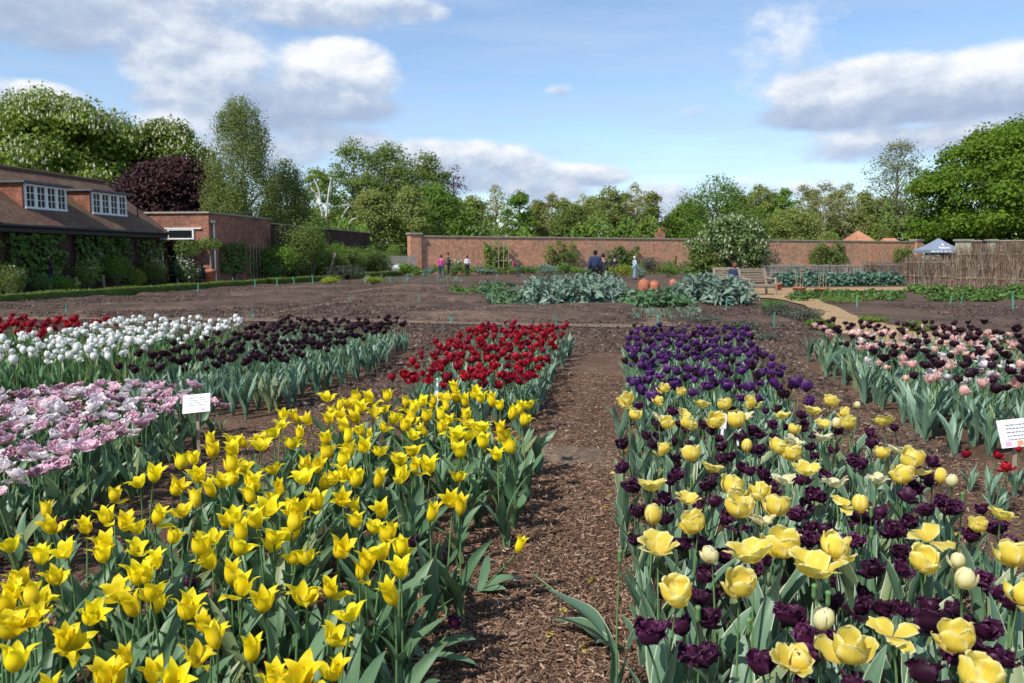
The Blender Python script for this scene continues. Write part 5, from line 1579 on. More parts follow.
for i, (px, py, w, h, mt, fl, lb) in enumerate([
    (347, 283, 46, 20, 'f_laven', None, 'grey-green domed shrub alone in the soil before the far hedge'),
    (330, 285, 22, 9, 'f_golden', None, 'yellowish low tuft left under the domed grey shrub'),
    (374, 285, 30, 10, 'f_golden', None, 'straggling yellowish low tuft right of the domed grey shrub'),
    (545, 275, 30, 14, 'f_silver', None, 'grey low shrub at the wall foot left of the trained shrub'),
    (528, 276, 34, 12, 'f_herb', None, 'low green growth near the stooping person'),
    (590, 277, 30, 9, 'f_herb', None, 'low green growth behind the man in navy'),
    (620, 279, 34, 17, 'f_golden', None, 'mounded yellow-green shrub right of the man in navy'),
    (652, 274, 26, 19, 'f_laven', None, 'greyish flowering shrub against the wall'),
    (675, 275, 9, 19, 'f_mid', None, 'small clipped dark cone beside the magnolia'),
    (688, 279, 26, 20, 'f_dark', None, 'dark green shrub left of the magnolia foot'),
    (668, 277, 24, 15, 'f_mid', None, 'green shrub behind the terracotta forcers'),
    (706, 281, 24, 16, 'f_mid', None, 'green shrub between forcers and seated person'),
    (640, 278, 14, 12, 'f_silver', None, 'grey spiky plant next to the yellow-green mound'),
    (455, 273, 22, 16, 'f_herb', (M['f_white'], 50, .12), 'pale flowered bush between the standing visitors'),
    (486, 275, 34, 7, 'f_silver', None, 'low grey foliage along the wall foot left'),
]):
    p = GP(px, py); Yd = min(p[1], 68 if px < 600 else 76)
    if py < 272: Yd = 69 + max(0, (px - 414)) / 500 * 25 - .9; p = at(px, Yd, 0)
    if px == 496: Yd = 73; p = at(px, Yd, 0)
    if px == 825: Yd = 88; p = at(px, Yd, 0)
    if px == 903: Yd = 91; p = at(px, Yd, 0)
    p = at(px, Yd, 0)
    hh = (elev(py - h, Yd)) if py < 276 and h > 15 else h / F_PX * Yd
    shrub('garden_shrub', lb, p, w / F_PX * Yd, hh, M[mt], 1000, .08 * Yd / 40, 260 + i, None, flowers=fl, shape='cone' if px == 675 else 'round', d=min(1.4, w / F_PX * Yd))
def wall_Y(px):
    k = (px - 512) / F_PX; m_ = (B[0] - A[0]) / (B[1] - A[1])
    return (A[1] * m_ - A[0]) / (m_ - k)


def wall_fruit(label, px, py_top, py_bot, wpx, mat, n, leaf, seed, fan=True):
    """shrub trained against the long brick wall"""
    rs = np.random.default_rng(seed)
    o = A + d * 0
    Yw = wall_Y(px)
    base = np.array(at(px, Yw - .45, 0)); w = wpx / F_PX * Yw
    zt = elev(py_top, Yw)
    r = thing('trained_fruit_tree', label, 'fruit tree', tuple(base))
    u = rs.uniform(-.5, .5, n); v = rs.random(n) ** .8
    wid = .55 + .45 * np.sin(v * PI * .9) if fan else 1.0
    keep = np.sin(u * w * 3.1 + seed) * np.sin(v * zt * 3.7 + seed * 1.7) + rs.normal(0, .5, n) > -.5
    P = (np.outer(u * w * wid, d) + np.outer(rs.random(n) ** 1.5 * -.5, [-d[1], d[0], 0]) + np.outer(v * zt * (.93 + .1 * np.sin(u * 11 + seed)), [0, 0, 1]))[keep]
    mb = MB(); leaf_cards(mb, P, np.tile([0, -1, .5], (len(P), 1)), leaf, rs, aspect=.7)
    link('foliage', mb.mesh('foliage', mat), r)
    sb = MB()
    for k in range(7):
        q = (k - 3) / 3.4
        sb.tube([(0, 0, 0), tuple(d * q * w * .25 + np.array([0, 0, zt * .35])), tuple(d * q * w * .46 + np.array([0, 0, zt * (.85 - .2 * abs(q))]))], [.06, .04, .015], 5)
    link('stem', sb.mesh('stem', M['bark']), r)


wall_fruit('espaliered fruit tree with pale canes against the wall nearest the wall end pier', 496, 242, 271, 28, M['f_mid'], 900, .24, 1, False)
wall_fruit('fan-trained fruit tree with reddish gaps on the wall left of the man in navy', 560, 241, 272, 38, M['f_mid'], 800, .24, 2)
wall_fruit('low wide dark fruit bush against the wall behind the two visitors', 622, 247, 272, 36, M['f_dark'], 900, .24, 3, False)
wall_fruit('sprawling fruit tree on the wall above the hurdle fence', 825, 243, 268, 50, M['f_mid'], 1200, .26, 4)
wall_fruit('climbing shrub over the wall end beside the marquee', 900, 246, 264, 26, M['f_mid'], 600, .26, 5, False)
wall_fruit('thin bare-branched trained tree on the wall right of the magnolia', 768, 247, 268, 24, M['f_laven'], 160, .2, 6)
# canes of the espalier
b = at(496, wall_Y(496) - .9, 0)
ef = thing('cane_trellis', 'row of pale upright canes behind the espalier on the brick wall', 'trellis', b)
cane_me = MB().tube([(-1.1, 0, 0), (-1.1, 0, 2.9)], .035, 5).mesh('cane', M['teak'])
link('cane', cane_me, ef)
for k in range(1, 6):
    link('cane', cane_me, ef, loc=(k * .45, 0, 0))
link('rail', MB().tube([(-1.2, .06, 2.6), (1.3, .06, 2.6)], .03, 5).tube([(-1.2, .06, 1.2), (1.3, .06, 1.2)], .03, 5).mesh('rail', M['teak']), ef)

# growth along the foot of the long wall and the plots before it
for i in range(40):
    px = 418 + i * 10.4 + random.uniform(-3, 3)
    if px > 800: break
    Yd = wall_Y(px) - random.uniform(1.2, 6.5)
    k = i % 5
    shrub('wall_foot_plant', ['low fresh green growth', 'low grey-green growth', 'taller leafy perennial', 'low dark green growth', 'feathery green perennial'][k] + ' along the foot of the long brick wall', at(px, Yd, 0), random.uniform(1.2, 2.2), random.uniform(.6, 1.0) + (.35 if k in (2, 4) else 0),
          M[['f_fresh', 'f_silver', 'f_mid', 'f_mid', 'f_herb'][k]], 420, .16, 800 + i, 'wall foot growth %s' % 'abcde'[k], cat='perennial', stems=False, lumps=6)
# magnolia in the middle distance
tree('magnolia_tree', 'broad low magnolia with glossy leaves and pale blooms behind the bench', 'tree', 731, 215, 45, 90, foliage_mat('magnolia_leaf', (0.07, 0.13, 0.03), (0.17, 0.25, 0.075), .3, rough=.38, spec=.45), 'round', .2, 52, .62, 200, .17, 'bark', 90, z0=.55, blossom=(230, .16, M['f_cream']))
tree('magnolia_tree', 'side limb bush of the magnolia leaning to the left', 'shrub', 702, 243, 44.3, 34, M['f_mid'], 'round', .2, 20, .5, 150, .16, 'bark', 91, z0=.3)

# cardoons
def cardoon_mesh(name, mat, seed, n=15, Lr=(.7, 1.1), wd=.30, lobes=7, up=.75):
    rs = np.random.default_rng(seed)
    mb = MB()
    for k in range(n):
        a = rs.uniform(0, 6.28); Lk = rs.uniform(*Lr); th0 = rs.uniform(.05, .6); cv = rs.uniform(.7, 1.5) / up
        m_ = 2 * lobes + 1
        v = np.linspace(0, 1, m_)
        th = th0 + cv * v ** 1.4
        ds = Lk / (m_ - 1)
        x = np.cumsum(np.sin(th) * ds); z = np.cumsum(np.cos(th) * ds) + .03
        w = wd * .5 * np.sin(np.clip(v * .92 + .06, 0, 1) * PI) ** .7 * np.where(np.arange(m_) % 2 == 0, .38, 1.0) * rs.uniform(.8, 1.2, m_)
        rows = []
        for u in (-1, -.5, 0, .5, 1):
            rows.append(np.stack([x + (np.cos(th)) * (-abs(u) * w * .35), u * w, z + np.sin(th) * abs(u) * w * .35 + rs.normal(0, .01, m_)], -1))
        P = np.stack(rows, 1)
        R = np.array([[math.cos(a), -math.sin(a), 0], [math.sin(a), math.cos(a), 0], [0, 0, 1]])
        mb.grid(P @ R.T)
    return mb.mesh(name, mat, False)


def dome_plant(name, mat, seed, n, R, H, leaf):
    rs = np.random.default_rng(seed)
    d = unit(rs.normal(0, 1, (n, 3))); d[:, 2] = np.abs(d[:, 2])
    rr = rs.random((n, 1)) ** .4
    P = d * rr * (R, R, H) * (1 + .2 * np.sin(d[:, :1] * 7 + seed)) + (0, 0, .03)
    mb = MB(); leaf_cards(mb, P, d * .7 + (0, 0, .5), leaf, rs, aspect=.8)
    return mb.mesh(name, mat)


def silver_plant(seed):
    rs = np.random.default_rng(seed)
    mb = MB()
    n = 190
    d = unit(rs.normal(0, 1, (n, 3))); d[:, 2] = np.abs(d[:, 2]) * .9
    P = d * rs.random((n, 1)) ** .4 * (.66, .66, .62) * (1 + .25 * np.sin(d[:, :1] * 6 + seed)) + (0, 0, .05)
    leaf_cards(mb, P, d * .5 + (0, 0, .6), .27, rs, aspect=.42)
    me0 = cardoon_mesh('tmp', M['f_silver'], seed, 16, (.55, .95), .13, 9, .8)
    V = np.array([v.co[:] for v in me0.vertices]); Fq = np.array([p.vertices[:] for p in me0.polygons])
    mb.add(V, Fq); bpy.data.meshes.remove(me0)
    return mb.mesh('cardoon_plant', M['f_silver'])


cms = [silver_plant(300 + i) for i in range(4)]
rms = [dome_plant('rhubarb_plant', M['f_rhubarb'], 310 + i, 150, .55, .42, .22) for i in range(3)]
CP = [(545, 307), (560, 306), (536, 296), (553, 294), (572, 305), (588, 307), (600, 305), (612, 300), (575, 295), (592, 296), (606, 294),
      (690, 303), (703, 304), (716, 303), (729, 305), (712, 295), (726, 297), (734, 301), (698, 296), (568, 289), (585, 289)]
for i, (px, py) in enumerate(CP):
    o = link('cardoon_plant', cms[i % 4], loc=GP(px, py), rot=(0, 0, random.uniform(0, 6.28)), scale=random.uniform(.9, 1.35) * (.8 if px < 540 else 1))
    lab = 'silvery arching cardoon in the big clump before the man in navy' if px < 630 else 'silvery arching cardoon in the clump in front of the bench'
    tag(o, lab, 'cardoon', 'cardoons left clump' if px < 630 else 'cardoons by the bench')
for i, (px, py) in enumerate([(625, 306), (638, 308), (650, 307), (663, 307), (676, 306), (632, 299), (646, 299), (660, 298), (674, 298), (686, 298), (492, 299), (503, 304), (516, 305), (531, 304), (498, 296), (509, 300), (492, 292), (484, 296), (530, 298), (528, 290), (507, 289), (700, 288), (713, 288)]):
    o = link('rhubarb_plant', rms[i % 3], loc=GP(px, py), rot=(0, 0, random.uniform(0, 6.28)), scale=random.uniform(.75, 1.0))
    lab = 'broad-leaved green rhubarb in front of the paired terracotta forcers' if 600 < px < 690 else 'broad-leaved green rhubarb on the fringe of the silver cardoons'
    tag(o, lab, 'rhubarb', 'rhubarb front' if 600 < px < 690 else 'rhubarb fringe')
# terracotta forcers
for i, (px, py, w, h, lb) in enumerate([(521, 295, 13, 12, 'squat terracotta bell standing alone left of the cardoons'), (644, 291, 11, 15, 'tall terracotta forcer with knob, left one of the touching pair'), (654, 291, 10, 13, 'shorter terracotta forcer, right one of the touching pair'),
                                   (673, 287, 7, 10, 'small terracotta forcer sunk in leaves between pair and single'), (691.5, 289, 10, 14, 'terracotta forcer with knob lid close to the magnolia')]):
    p = GP(px, py); s = p[1] / F_PX
    R, H = w * s * .54, h * s * .84
    r = thing('terracotta_forcer', lb, 'rhubarb forcer', p)
    body = [(R * .90, 0), (R * 1.0, H * .12), (R * 1.03, H * .4), (R * 1.0, H * .6), (R * .86, H * .76), (R * .62, H * .86), (R * .40, H * .90), (R * .38, H * .91)]
    link('body', MB().lathe(body, 20).mesh('body', M['terracotta'], True), r)
    link('lid', MB().lathe([(R * .44, H * .885), (R * .42, H * .93), (R * .14, H * .95), (R * .13, H * .98), (R * .17, H * 1.02), (0, H * 1.04)], 16).mesh('lid', M['terracotta'], True), r)

# bench
def bench(label, px, py, rz, width=1.75):
    r = thing('garden_bench', label, 'bench', GP(px, py), rz)
    w = width / 2
    tk = M['teak']
    for sx in (-1, 1):
        link('leg', MB().box((0, 0, .31), (.07, .07, .62)).mesh('leg', tk), r, loc=(sx * w, -.28, 0))
        link('leg', MB().bar((0, 0, 0), (0, .02, .44), .07).bar((0, .02, .44), (0, .16, 1.0), .07, .06).mesh('leg', tk), r, loc=(sx * w, .24, 0))
        link('armrest', MB().bar((0, -.33, .64), (0, .30, .68), .085, .04).mesh('armrest', tk), r, loc=(sx * w, 0, 0))
    sb = MB()
    for k in range(6):
        sb.box((0, -.27 + k * .095, .43), (2 * w - .08, .075, .025))
    sb.box((0, -.30, .385), (2 * w - .08, .035, .07))
    link('seat', sb.mesh('seat', tk), r)
    bb = MB()
    for k in range(5):
        z = .53 + k * .10
        bb.box((0, .26 + (z - .44) * .25, z), (2 * w - .08, .022, .052))
    bb.box((0, .26 + .14, 1.005), (2 * w + .04, .045, .07))
    link('backrest', bb.mesh('backrest', tk), r)
    return r


bench('slatted weathered wooden bench standing empty at the head of the ochre path', 758, 295.5, .42, 1.25)
bench('slatted weathered wooden bench with a seated person in dark blue on it', 729, 291, .15, 1.15)

# pots beyond the bench
def pot(label, px, py, w, h, plant=None):
    p = GP(px, py); s = p[1] / F_PX
    R, H = w * s / 2, h * s
    r = thing('terracotta_pot', label, 'plant pot', p)
    link('body', MB().lathe([(0, .01), (R * .74, 0), (R * .94, H * .8), (R * 1.05, H * .81), (R * 1.06, H), (R * .93, H), (R * .9, H * .86), (0, H * .84)], 18).mesh('body', M['terracotta'], True), r)
    return r, H, R


pot('tall terracotta pot just behind the arm of the empty bench', 778, 291, 8, 8)
for lb, x, y in (('wide terracotta pot planted with sticks left of the widest one', 799, 294), ('widest terracotta pot at the edge of the herb rows', 822, 295)):
    r, H, R = pot(lb, x, y, 13, 7)
    sm = MB()
    for k in range(7):
        a = k * .9
        sm.tube([(math.cos(a) * R * .6, math.sin(a) * R * .6, H * .8), (math.cos(a + .2) * R * .5, math.sin(a) * R * .5, H + .55 + .15 * math.sin(k * 3))], .012, 4)
    tag(link('plant_sticks', sm.mesh('plant_sticks', M['post']), loc=r.location), 'thin bare sticks standing in the %s pot' % ('widest terracotta' if x == 822 else 'left wide terracotta'), 'sticks')
r, H, R = pot('tall terracotta pot holding a small standard tree at the outbuilding corner', 211.5, 286.5, 10, 17)
tb = thing('standard_tree', 'small ball-headed standard tree growing in the terracotta pot at the outbuilding', 'tree', tuple(r.location))
link('trunk', MB().tube([(0, 0, H * .8), (.02, 0, 1.2), (0, 0, 2.0)], .045, 6).mesh('trunk', M['bark_grey'], True), tb)
rs = np.random.default_rng(5)
dd = unit(rs.normal(0, 1, (420, 3))); mb = MB()
leaf_cards(mb, dd * (.62, .62, .34) * rs.random((420, 1)) ** .35 + np.array([0, 0, 2.15]), dd, .14, rs)
link('crown', mb.mesh('crown', M['f_box']), tb)
tb = thing('standard_tree', 'small ball-headed tree before the glazed door of the outbuilding', 'tree', GP(189, 286))
link('trunk', MB().tube([(0, 0, 0), (.02, 0, 1.2), (0, 0, 1.9)], .04, 6).mesh('trunk', M['bark_grey'], True), tb)
mb = MB(); leaf_cards(mb, dd * (.75, .6, .5) * rs.random((420, 1)) ** .35 + np.array([0, 0, 1.95]), dd, .14, rs)
link('crown', mb.mesh('crown', M['f_mid']), tb)

# vegetables on the right
kms = [dome_plant('kale_plant', M['f_kale'], 330 + i, 110, .32, .5, .17) for i in range(4)]
for i in range(64):
    px = 778 + (i % 32) * 4.1 + random.uniform(-1, 1); row = i // 32
    p = GP(px, 286.5 - row * 3.0 - (px - 778) * .012)
    tag(link('kale_plant', kms[i % 4], loc=p, rot=(0, 0, random.uniform(0, 6)), scale=random.uniform(1.0, 1.35)), 'blue-green leafy kale in the dense row below the hurdle fence', 'kale', 'kale row below the hurdle fence')
hms = [dome_plant('salad_plant', M['f_herb'], 340 + i, 90, .26, .22, .10) for i in range(4)]
hpts = [(random.uniform(795, 905), random.uniform(297, 301.5)) for _ in range(46)] + [(random.uniform(905, 945), random.uniform(290, 294)) for _ in range(14)] + [(random.uniform(930, 1030), random.uniform(296, 302)) for _ in range(40)] + [(random.uniform(455, 500), random.uniform(291, 297)) for _ in range(26)]
for i, (px, py) in enumerate(hpts):
    lab = 'low leafy green crop in the rows by the terracotta pots' if px > 780 and px < 905 else ('low leafy green crop in front of the brushwood screen' if px > 900 else 'low leafy green crop in the patch left of the cardoons')
    tag(link('salad_plant', hms[i % 4], loc=GP(px, py), rot=(0, 0, random.uniform(0, 6)), scale=random.uniform(.8, 1.4)), lab, 'salad crop', lab.replace('crop', 'crops'))
for i, (px, py, w, h) in enumerate([(938, 299, 26, 15), (962, 298, 22, 14), (990, 299, 24, 15), (1015, 297, 22, 14)]):
    p = GP(px, py); s = p[1] / F_PX
    shrub('broad_bean_row', ['yellow-green leafy clump first from the marquee side before the brushwood', 'second yellow-green clump before the brushwood', 'third yellow-green clump before the brushwood, above the green stake', 'yellow-green clump before the brushwood touching the frame edge'][i], p, w * s, h * s, M['f_herb'], 500, .13, 400 + i, cat='crop')
# lavender-like humps by the path and beside the violet tulips
for i, (px, py, w, h, mt, lb) in enumerate([
    (805, 322, 46, 16, 'f_laven', 'grey-brown lavender hump inside the bend of the ochre path'), (782, 318, 40, 16, 'f_laven', 'grey-brown lavender hump left of the path bend'),
    (770, 309, 30, 10, 'f_herb', 'bright green low clump between cardoons and lavender'), (818, 330, 30, 12, 'f_fresh', 'fresh green clump at the path edge above the pink and wine bed'),
    (745, 330, 44, 10, 'f_laven', 'thin straggly growth behind the violet tulips'), (705, 322, 46, 8, 'f_laven', 'sparse straggly seedlings behind the violet tulips'),
    (760, 340, 36, 8, 'f_laven', 'low grey-green tuft at the right shoulder of the violet bed'), (872, 323, 30, 9, 'f_mid', 'grassy tuft on the far edge of the ochre path'), (915, 332, 34, 12, 'f_mid', 'dark green grassy tuft above the pink and wine bed'),
    (990, 345, 40, 12, 'f_laven', 'brownish grassy tuft near the frame edge above the wine tulips'), (1020, 352, 30, 8, 'f_herb', 'small green tuft at the frame edge above the pink tulips'), (845, 303, 60, 7, 'f_mid', 'low green edging strip by the herb rows')]):
    p = GP(px, py); s = p[1] / F_PX
    shrub('low_tuft', lb, p, w * s, h * s, M[mt], 1300, .05, 420 + i, cat='low shrub', stems=False, lumps=14)

# onions / seedlings before the far hedge
sms = []
for i in range(3):
    mb = MB(); rs = np.random.default_rng(500 + i)
    for k in range(8):
        leaf_mesh('', None, 600 + i * 10 + k, .4, .03, .4, 3, 5, out=mb)
    sms.append(mb.mesh('onion_plant', M['t_leaf_blue']))
for i in range(70):
    px, py = random.uniform(350, 500), random.uniform(278, 287)
    tag(link('onion_plant', sms[i % 3], loc=GP(px, py), rot=(0, 0, random.uniform(0, 6)), scale=random.uniform(.7, 1.2)), 'thin blue-green seedling in the far soil plot before the wall', 'seedling', 'seedlings in the far plot')
for i in range(60):
    px, py = random.uniform(630, 700), random.uniform(312, 322)
    tag(link('onion_plant', sms[i % 3], loc=GP(px, py), rot=(0, 0, random.uniform(0, 6)), scale=random.uniform(.3, .6)), 'tiny sparse seedling in the soil behind the violet tulips', 'seedling', 'seedlings behind the violet bed')

# hurdle fence and brushwood screen
def stick_fence(name, label, a, b, h, n, mats, lean, rails, seed, r=.012, hvar=.25):
    rs = np.random.default_rng(seed)
    a, b = np.array(a), np.array(b)
    L_ = np.linalg.norm(b - a); d = (b - a) / L_; p = np.array([-d[1], d[0], 0])
    root = thing(name, label, 'fence', tuple(a))
    mb = MB()
    for k in range(n):
        u = rs.uniform(0, L_); hh = h * (1 - hvar * rs.random())
        q0 = d * u + p * rs.uniform(-.12, .12); l1 = rs.normal(0, lean); 
        q1 = q0 + d * l1 + p * rs.normal(0, .1) + np.array([0, 0, hh])
        m_ = (q0 + q1) / 2 + d * rs.normal(0, lean * .2)
        mb.tube([q0, m_, q1], [r * rs.uniform(.8, 1.6), r, r * .5], 4, mi=int(rs.integers(0, len(mats))), cap=False)
    link('sticks', mb.mesh('sticks', mats), root)
    for z in rails:
        link('rail', MB().tube([np.array([0, 0, z]) - p * .1, d * L_ + np.array([0, 0, z + .05]) - p * .1], .025, 5).mesh('rail', M['post']), root)
    for k in range(int(L_ / 3) + 1):
        link('post', MB().tube([(0, 0, 0), (0, 0, h * .9)], .045, 6).mesh('post', M['post']), root, loc=tuple(d * min(k * 3, L_)))
    return root


st_a = plain('hazel_brown', (.17, .115, .075), .85, .3, 3); st_b = plain('hazel_grey', (.24, .20, .16), .85, .3, 3); st_c = plain('hazel_dark', (.09, .06, .045), .85, .3, 3)
grey_a = plain('grey_lath', (.27, .25, .235), .85, .2, 3); grey_b = plain('grey_lath_dark', (.17, .155, .15), .85, .2, 3)
stick_fence('hurdle_fence', 'long low grey hurdle fence behind the kale row', at(762, 62, 0), at(868, 58, 0), 1.05, 520, [grey_a, grey_a, grey_b], .03, (.3, .85), 1, .014, .2)
stick_fence('hurdle_fence', 'brown low hurdle fence joining the grey one to the tall brushwood', at(864, 56, 0), at(912, 44, 0), 1.25, 620, [grey_b, st_a, st_c], .08, (.3, 1.0), 2, .012, .2)
stick_fence('brushwood_screen', 'brushwood screen of crossing hazel sticks below the marquee', at(904, 43, 0), at(958, 38, 0), 1.65, 700, [st_a, st_b, st_c], .35, (.5, 1.2), 3, .011, .35)
stick_fence('brushwood_screen', 'tall brushwood screen bay around the stone gate pier', at(956, 38, 0), at(1000, 36, 0), 2.15, 620, [st_a, st_b, st_c], .35, (.5, 1.6), 4, .011, .25)
stick_fence('brushwood_screen', 'tallest brushwood screen bay at the frame edge', at(998, 36, 0), at(1060, 33, 0), 2.25, 900, [st_a, st_b, st_a, st_c], .30, (.5, 1.6), 5, .011, .2)

# stakes and markers
stakes = [(65, 316), (251, 320), (198, 294), (349, 305), (418, 305), (493, 305), (451, 324), (277, 287), (295, 286), (313, 285), (255, 289), (556, 326), (657, 327), (726, 311), (774, 328), (572, 309),
          (838, 302), (857, 307), (863, 299), (890, 301), (800, 300), (1013, 309), (950, 305), (961, 305), (487, 302), (233, 287)]
stm = MB().box((0, 0, .14), (.035, .018, .28)).box((0, -.012, .30), (.04, .03, .09), rot=(.35, 0, 0)).mesh('marker_stake', M['stake'])
stt = MB().box((0, 0, .16), (.036, .02, .32)).mesh('marker_stake', M['stake'])
for i, (px, py) in enumerate(stakes):
    p = GP(px, py); hpx = {65: 11, 251: 13, 556: 12, 657: 16, 774: 16, 451: 10, 1013: 17, 726: 13}.get(px, 10)
    k = hpx * p[1] / F_PX / .33
    if px < 330 and py < 296: lab, gp = 'thin green marker stake along the front of the box hedge', 'green stakes along the box hedge'
    elif px < 460: lab, gp = 'green marker stake standing in the bare dark soil plots', 'green stakes in the bare soil'
    elif px < 800: lab, gp = 'green marker stake between the tulip beds and the cardoons', 'green stakes near the cardoons'
    else: lab, gp = 'green marker stake among the vegetable rows beyond the ochre path', 'green stakes in the vegetable rows'
    tag(link('marker_stake', stt if i % 3 else stm, loc=p, rot=(random.gauss(0, .05), random.gauss(0, .12), random.uniform(-.5, .5)), scale=(max(.9, k * .8), 1, k)), lab, 'stake', gp)
for i, (px, py, h, lb) in enumerate([(13, 297, 14, 'short wooden post behind the hedge at the white roses'), (51, 294, 11, 'short wooden post beside the dark-clothed person'), (77, 292, 15, 'taller wooden post behind the box hedge'), (104, 290, 15, 'wooden post under the second dormer drainpipe'),
                                     (237, 283, 15, 'thin pale post before the outbuilding climber'), (178, 286, 8, 'small post among the white blossom bush')]):
    p = GP(px, py); Hh = h * p[1] / F_PX
    tag(link('wooden_post', MB().box((0, 0, Hh / 2), (.085, .085, Hh), taper=.85).mesh('wooden_post', M['post']), loc=p), lb, 'post')
p = GP(281.5, 280)
tag(link('stone_post', MB().box((0, 0, .62), (.42, .32, 1.24)).box((0, 0, 1.27), (.48, .38, .06)).mesh('stone_post', M['stone']), loc=p), 'squat pale stone post in the border left of the rose bushes', 'post')
p = GP(331, 279)
tag(link('slanted_stake', MB().bar((-.25, 0, 0), (.35, 0, 1.85), .13).mesh('slanted_stake', M['teak']), loc=p), 'pale slanted timber stake leaning right among the rose bushes', 'stake')

# white plant label boards
def board(label, px, py_top, py_bot, wpx, h0, tiltx, rot, seed, lines, leg=True, picture=None):
    """board standing on a stake; py_bot is the stake's foot"""
    p = GP(px, py_bot); s = math.hypot(p[0], p[1]) / F_PX
    r = thing('label_board', label, 'label board', p, rot)
    w = wpx * s; h = w * .72
    top = elev(py_top, p[1])
    z = top - h * .5
    E = Euler((tiltx, 0.0, 0))
    R = np.array(E.to_matrix())
    def pl(name, mb, mat):
        me = mb.mesh(name, mat)
        o = link(name, me, r, loc=(0, 0, z)); o.rotation_euler = (tiltx, -.09, 0)
        return o
    bd = pl('board', MB().box((0, 0, 0), (w, .006, h)), M['sign_white'])
    lb = MB()
    rs = random.Random(seed)
    for k in range(lines):
        zz = h * (.30 - k * .13); x = -w * .30
        while x < w * .30:
            ww = rs.uniform(.03, .10) * w
            lb.box((x + ww / 2, -.0045, zz), (ww, .002, h * .035)); x += ww + w * .02
    pl('lettering', lb, M['ink'])
    if picture:
        for (x, mt) in picture:
            pl('print', MB().box((x * w, -.0045, -h * .36), (w * .16, .002, h * .16)), M[mt])
    link('stake', MB().box((0, .012, (z - h * .3) / 2), (.022, .012, z - h * .3 + .02)).mesh('stake', M['teak']), r)
    return r


board('tilted white printed label board between the pink doubles and near-black tulips', 199, 394, 463, 25, .1, -.5, .1, 1, 4, picture=[(.25, 'ink_pink')])
board('white label board with orange print standing by the dark red tulips', 1014, 419, 489, 33, .1, -.30, .05, 2, 5, picture=[(-.32, 'ink_pink'), (.0, 'ink_orange'), (.3, 'ink_pink')])
for i, (px, py, h, w, tl, lb) in enumerate([(437, 423, 26, .02, .02, 'slim white plastic tag standing at the back of the bright yellow bed'), (722, 445, 16, .05, .3, 'small white tag low between plum tulips near the far end of the mixed bed'),
                                    (737, 447, 16, .05, -.2, 'second small white tag close beside the first in the mixed bed')]):
    p = G(px, py, .1); Hh = h * p[1] / F_PX
    o = link('plant_tag', MB().box((0, 0, Hh * .5), (w, .004, Hh)).box((0, 0, -.05), (w * .4, .004, .12)).mesh('plant_tag', M['sign_white']), loc=(p[0], p[1], .26 if i == 0 else .22), rot=(-.1, tl * .3, 0))
    tag(o, lb, 'plant tag')
# ------------------------------------------------------------------ people
def skin_obj(name, verts, edges, radii, mat, parent, levels=2, root_i=0):
    me = bpy.data.meshes.new(name + '_cage')
    me.from_pydata([tuple(v) for v in verts], edges, [])
    o = bpy.data.objects.new(name, me); C.objects.link(o)
    sk = o.modifiers.new('skin', 'SKIN')
    for i, r in enumerate(radii):
        me.skin_vertices[0].data[i].radius = r if hasattr(r, '__len__') else (r, r)
        me.skin_vertices[0].data[i].use_root = (i == root_i)
    sb = o.modifiers.new('sub', 'SUBSURF'); sb.levels = levels; sb.render_levels = levels
    dg = bpy.context.evaluated_depsgraph_get()
    ev = o.evaluated_get(dg)
    m2 = bpy.data.meshes.new_from_object(ev)
    bpy.data.objects.remove(o)
    for p in m2.polygons: p.use_smooth = True
    m2.materials.clear(); m2.materials.append(mat)
    m2.name = name
    ob = link(name, m2, parent)
    return ob


SKIN = plain('skin', (.45, .26, .19), .55, .05, 5); SKIND = plain('skin_dark', (.12, .07, .05), .55, .05, 5)
def cloth(n, c): return plain(n, c, .8, .12, 9)


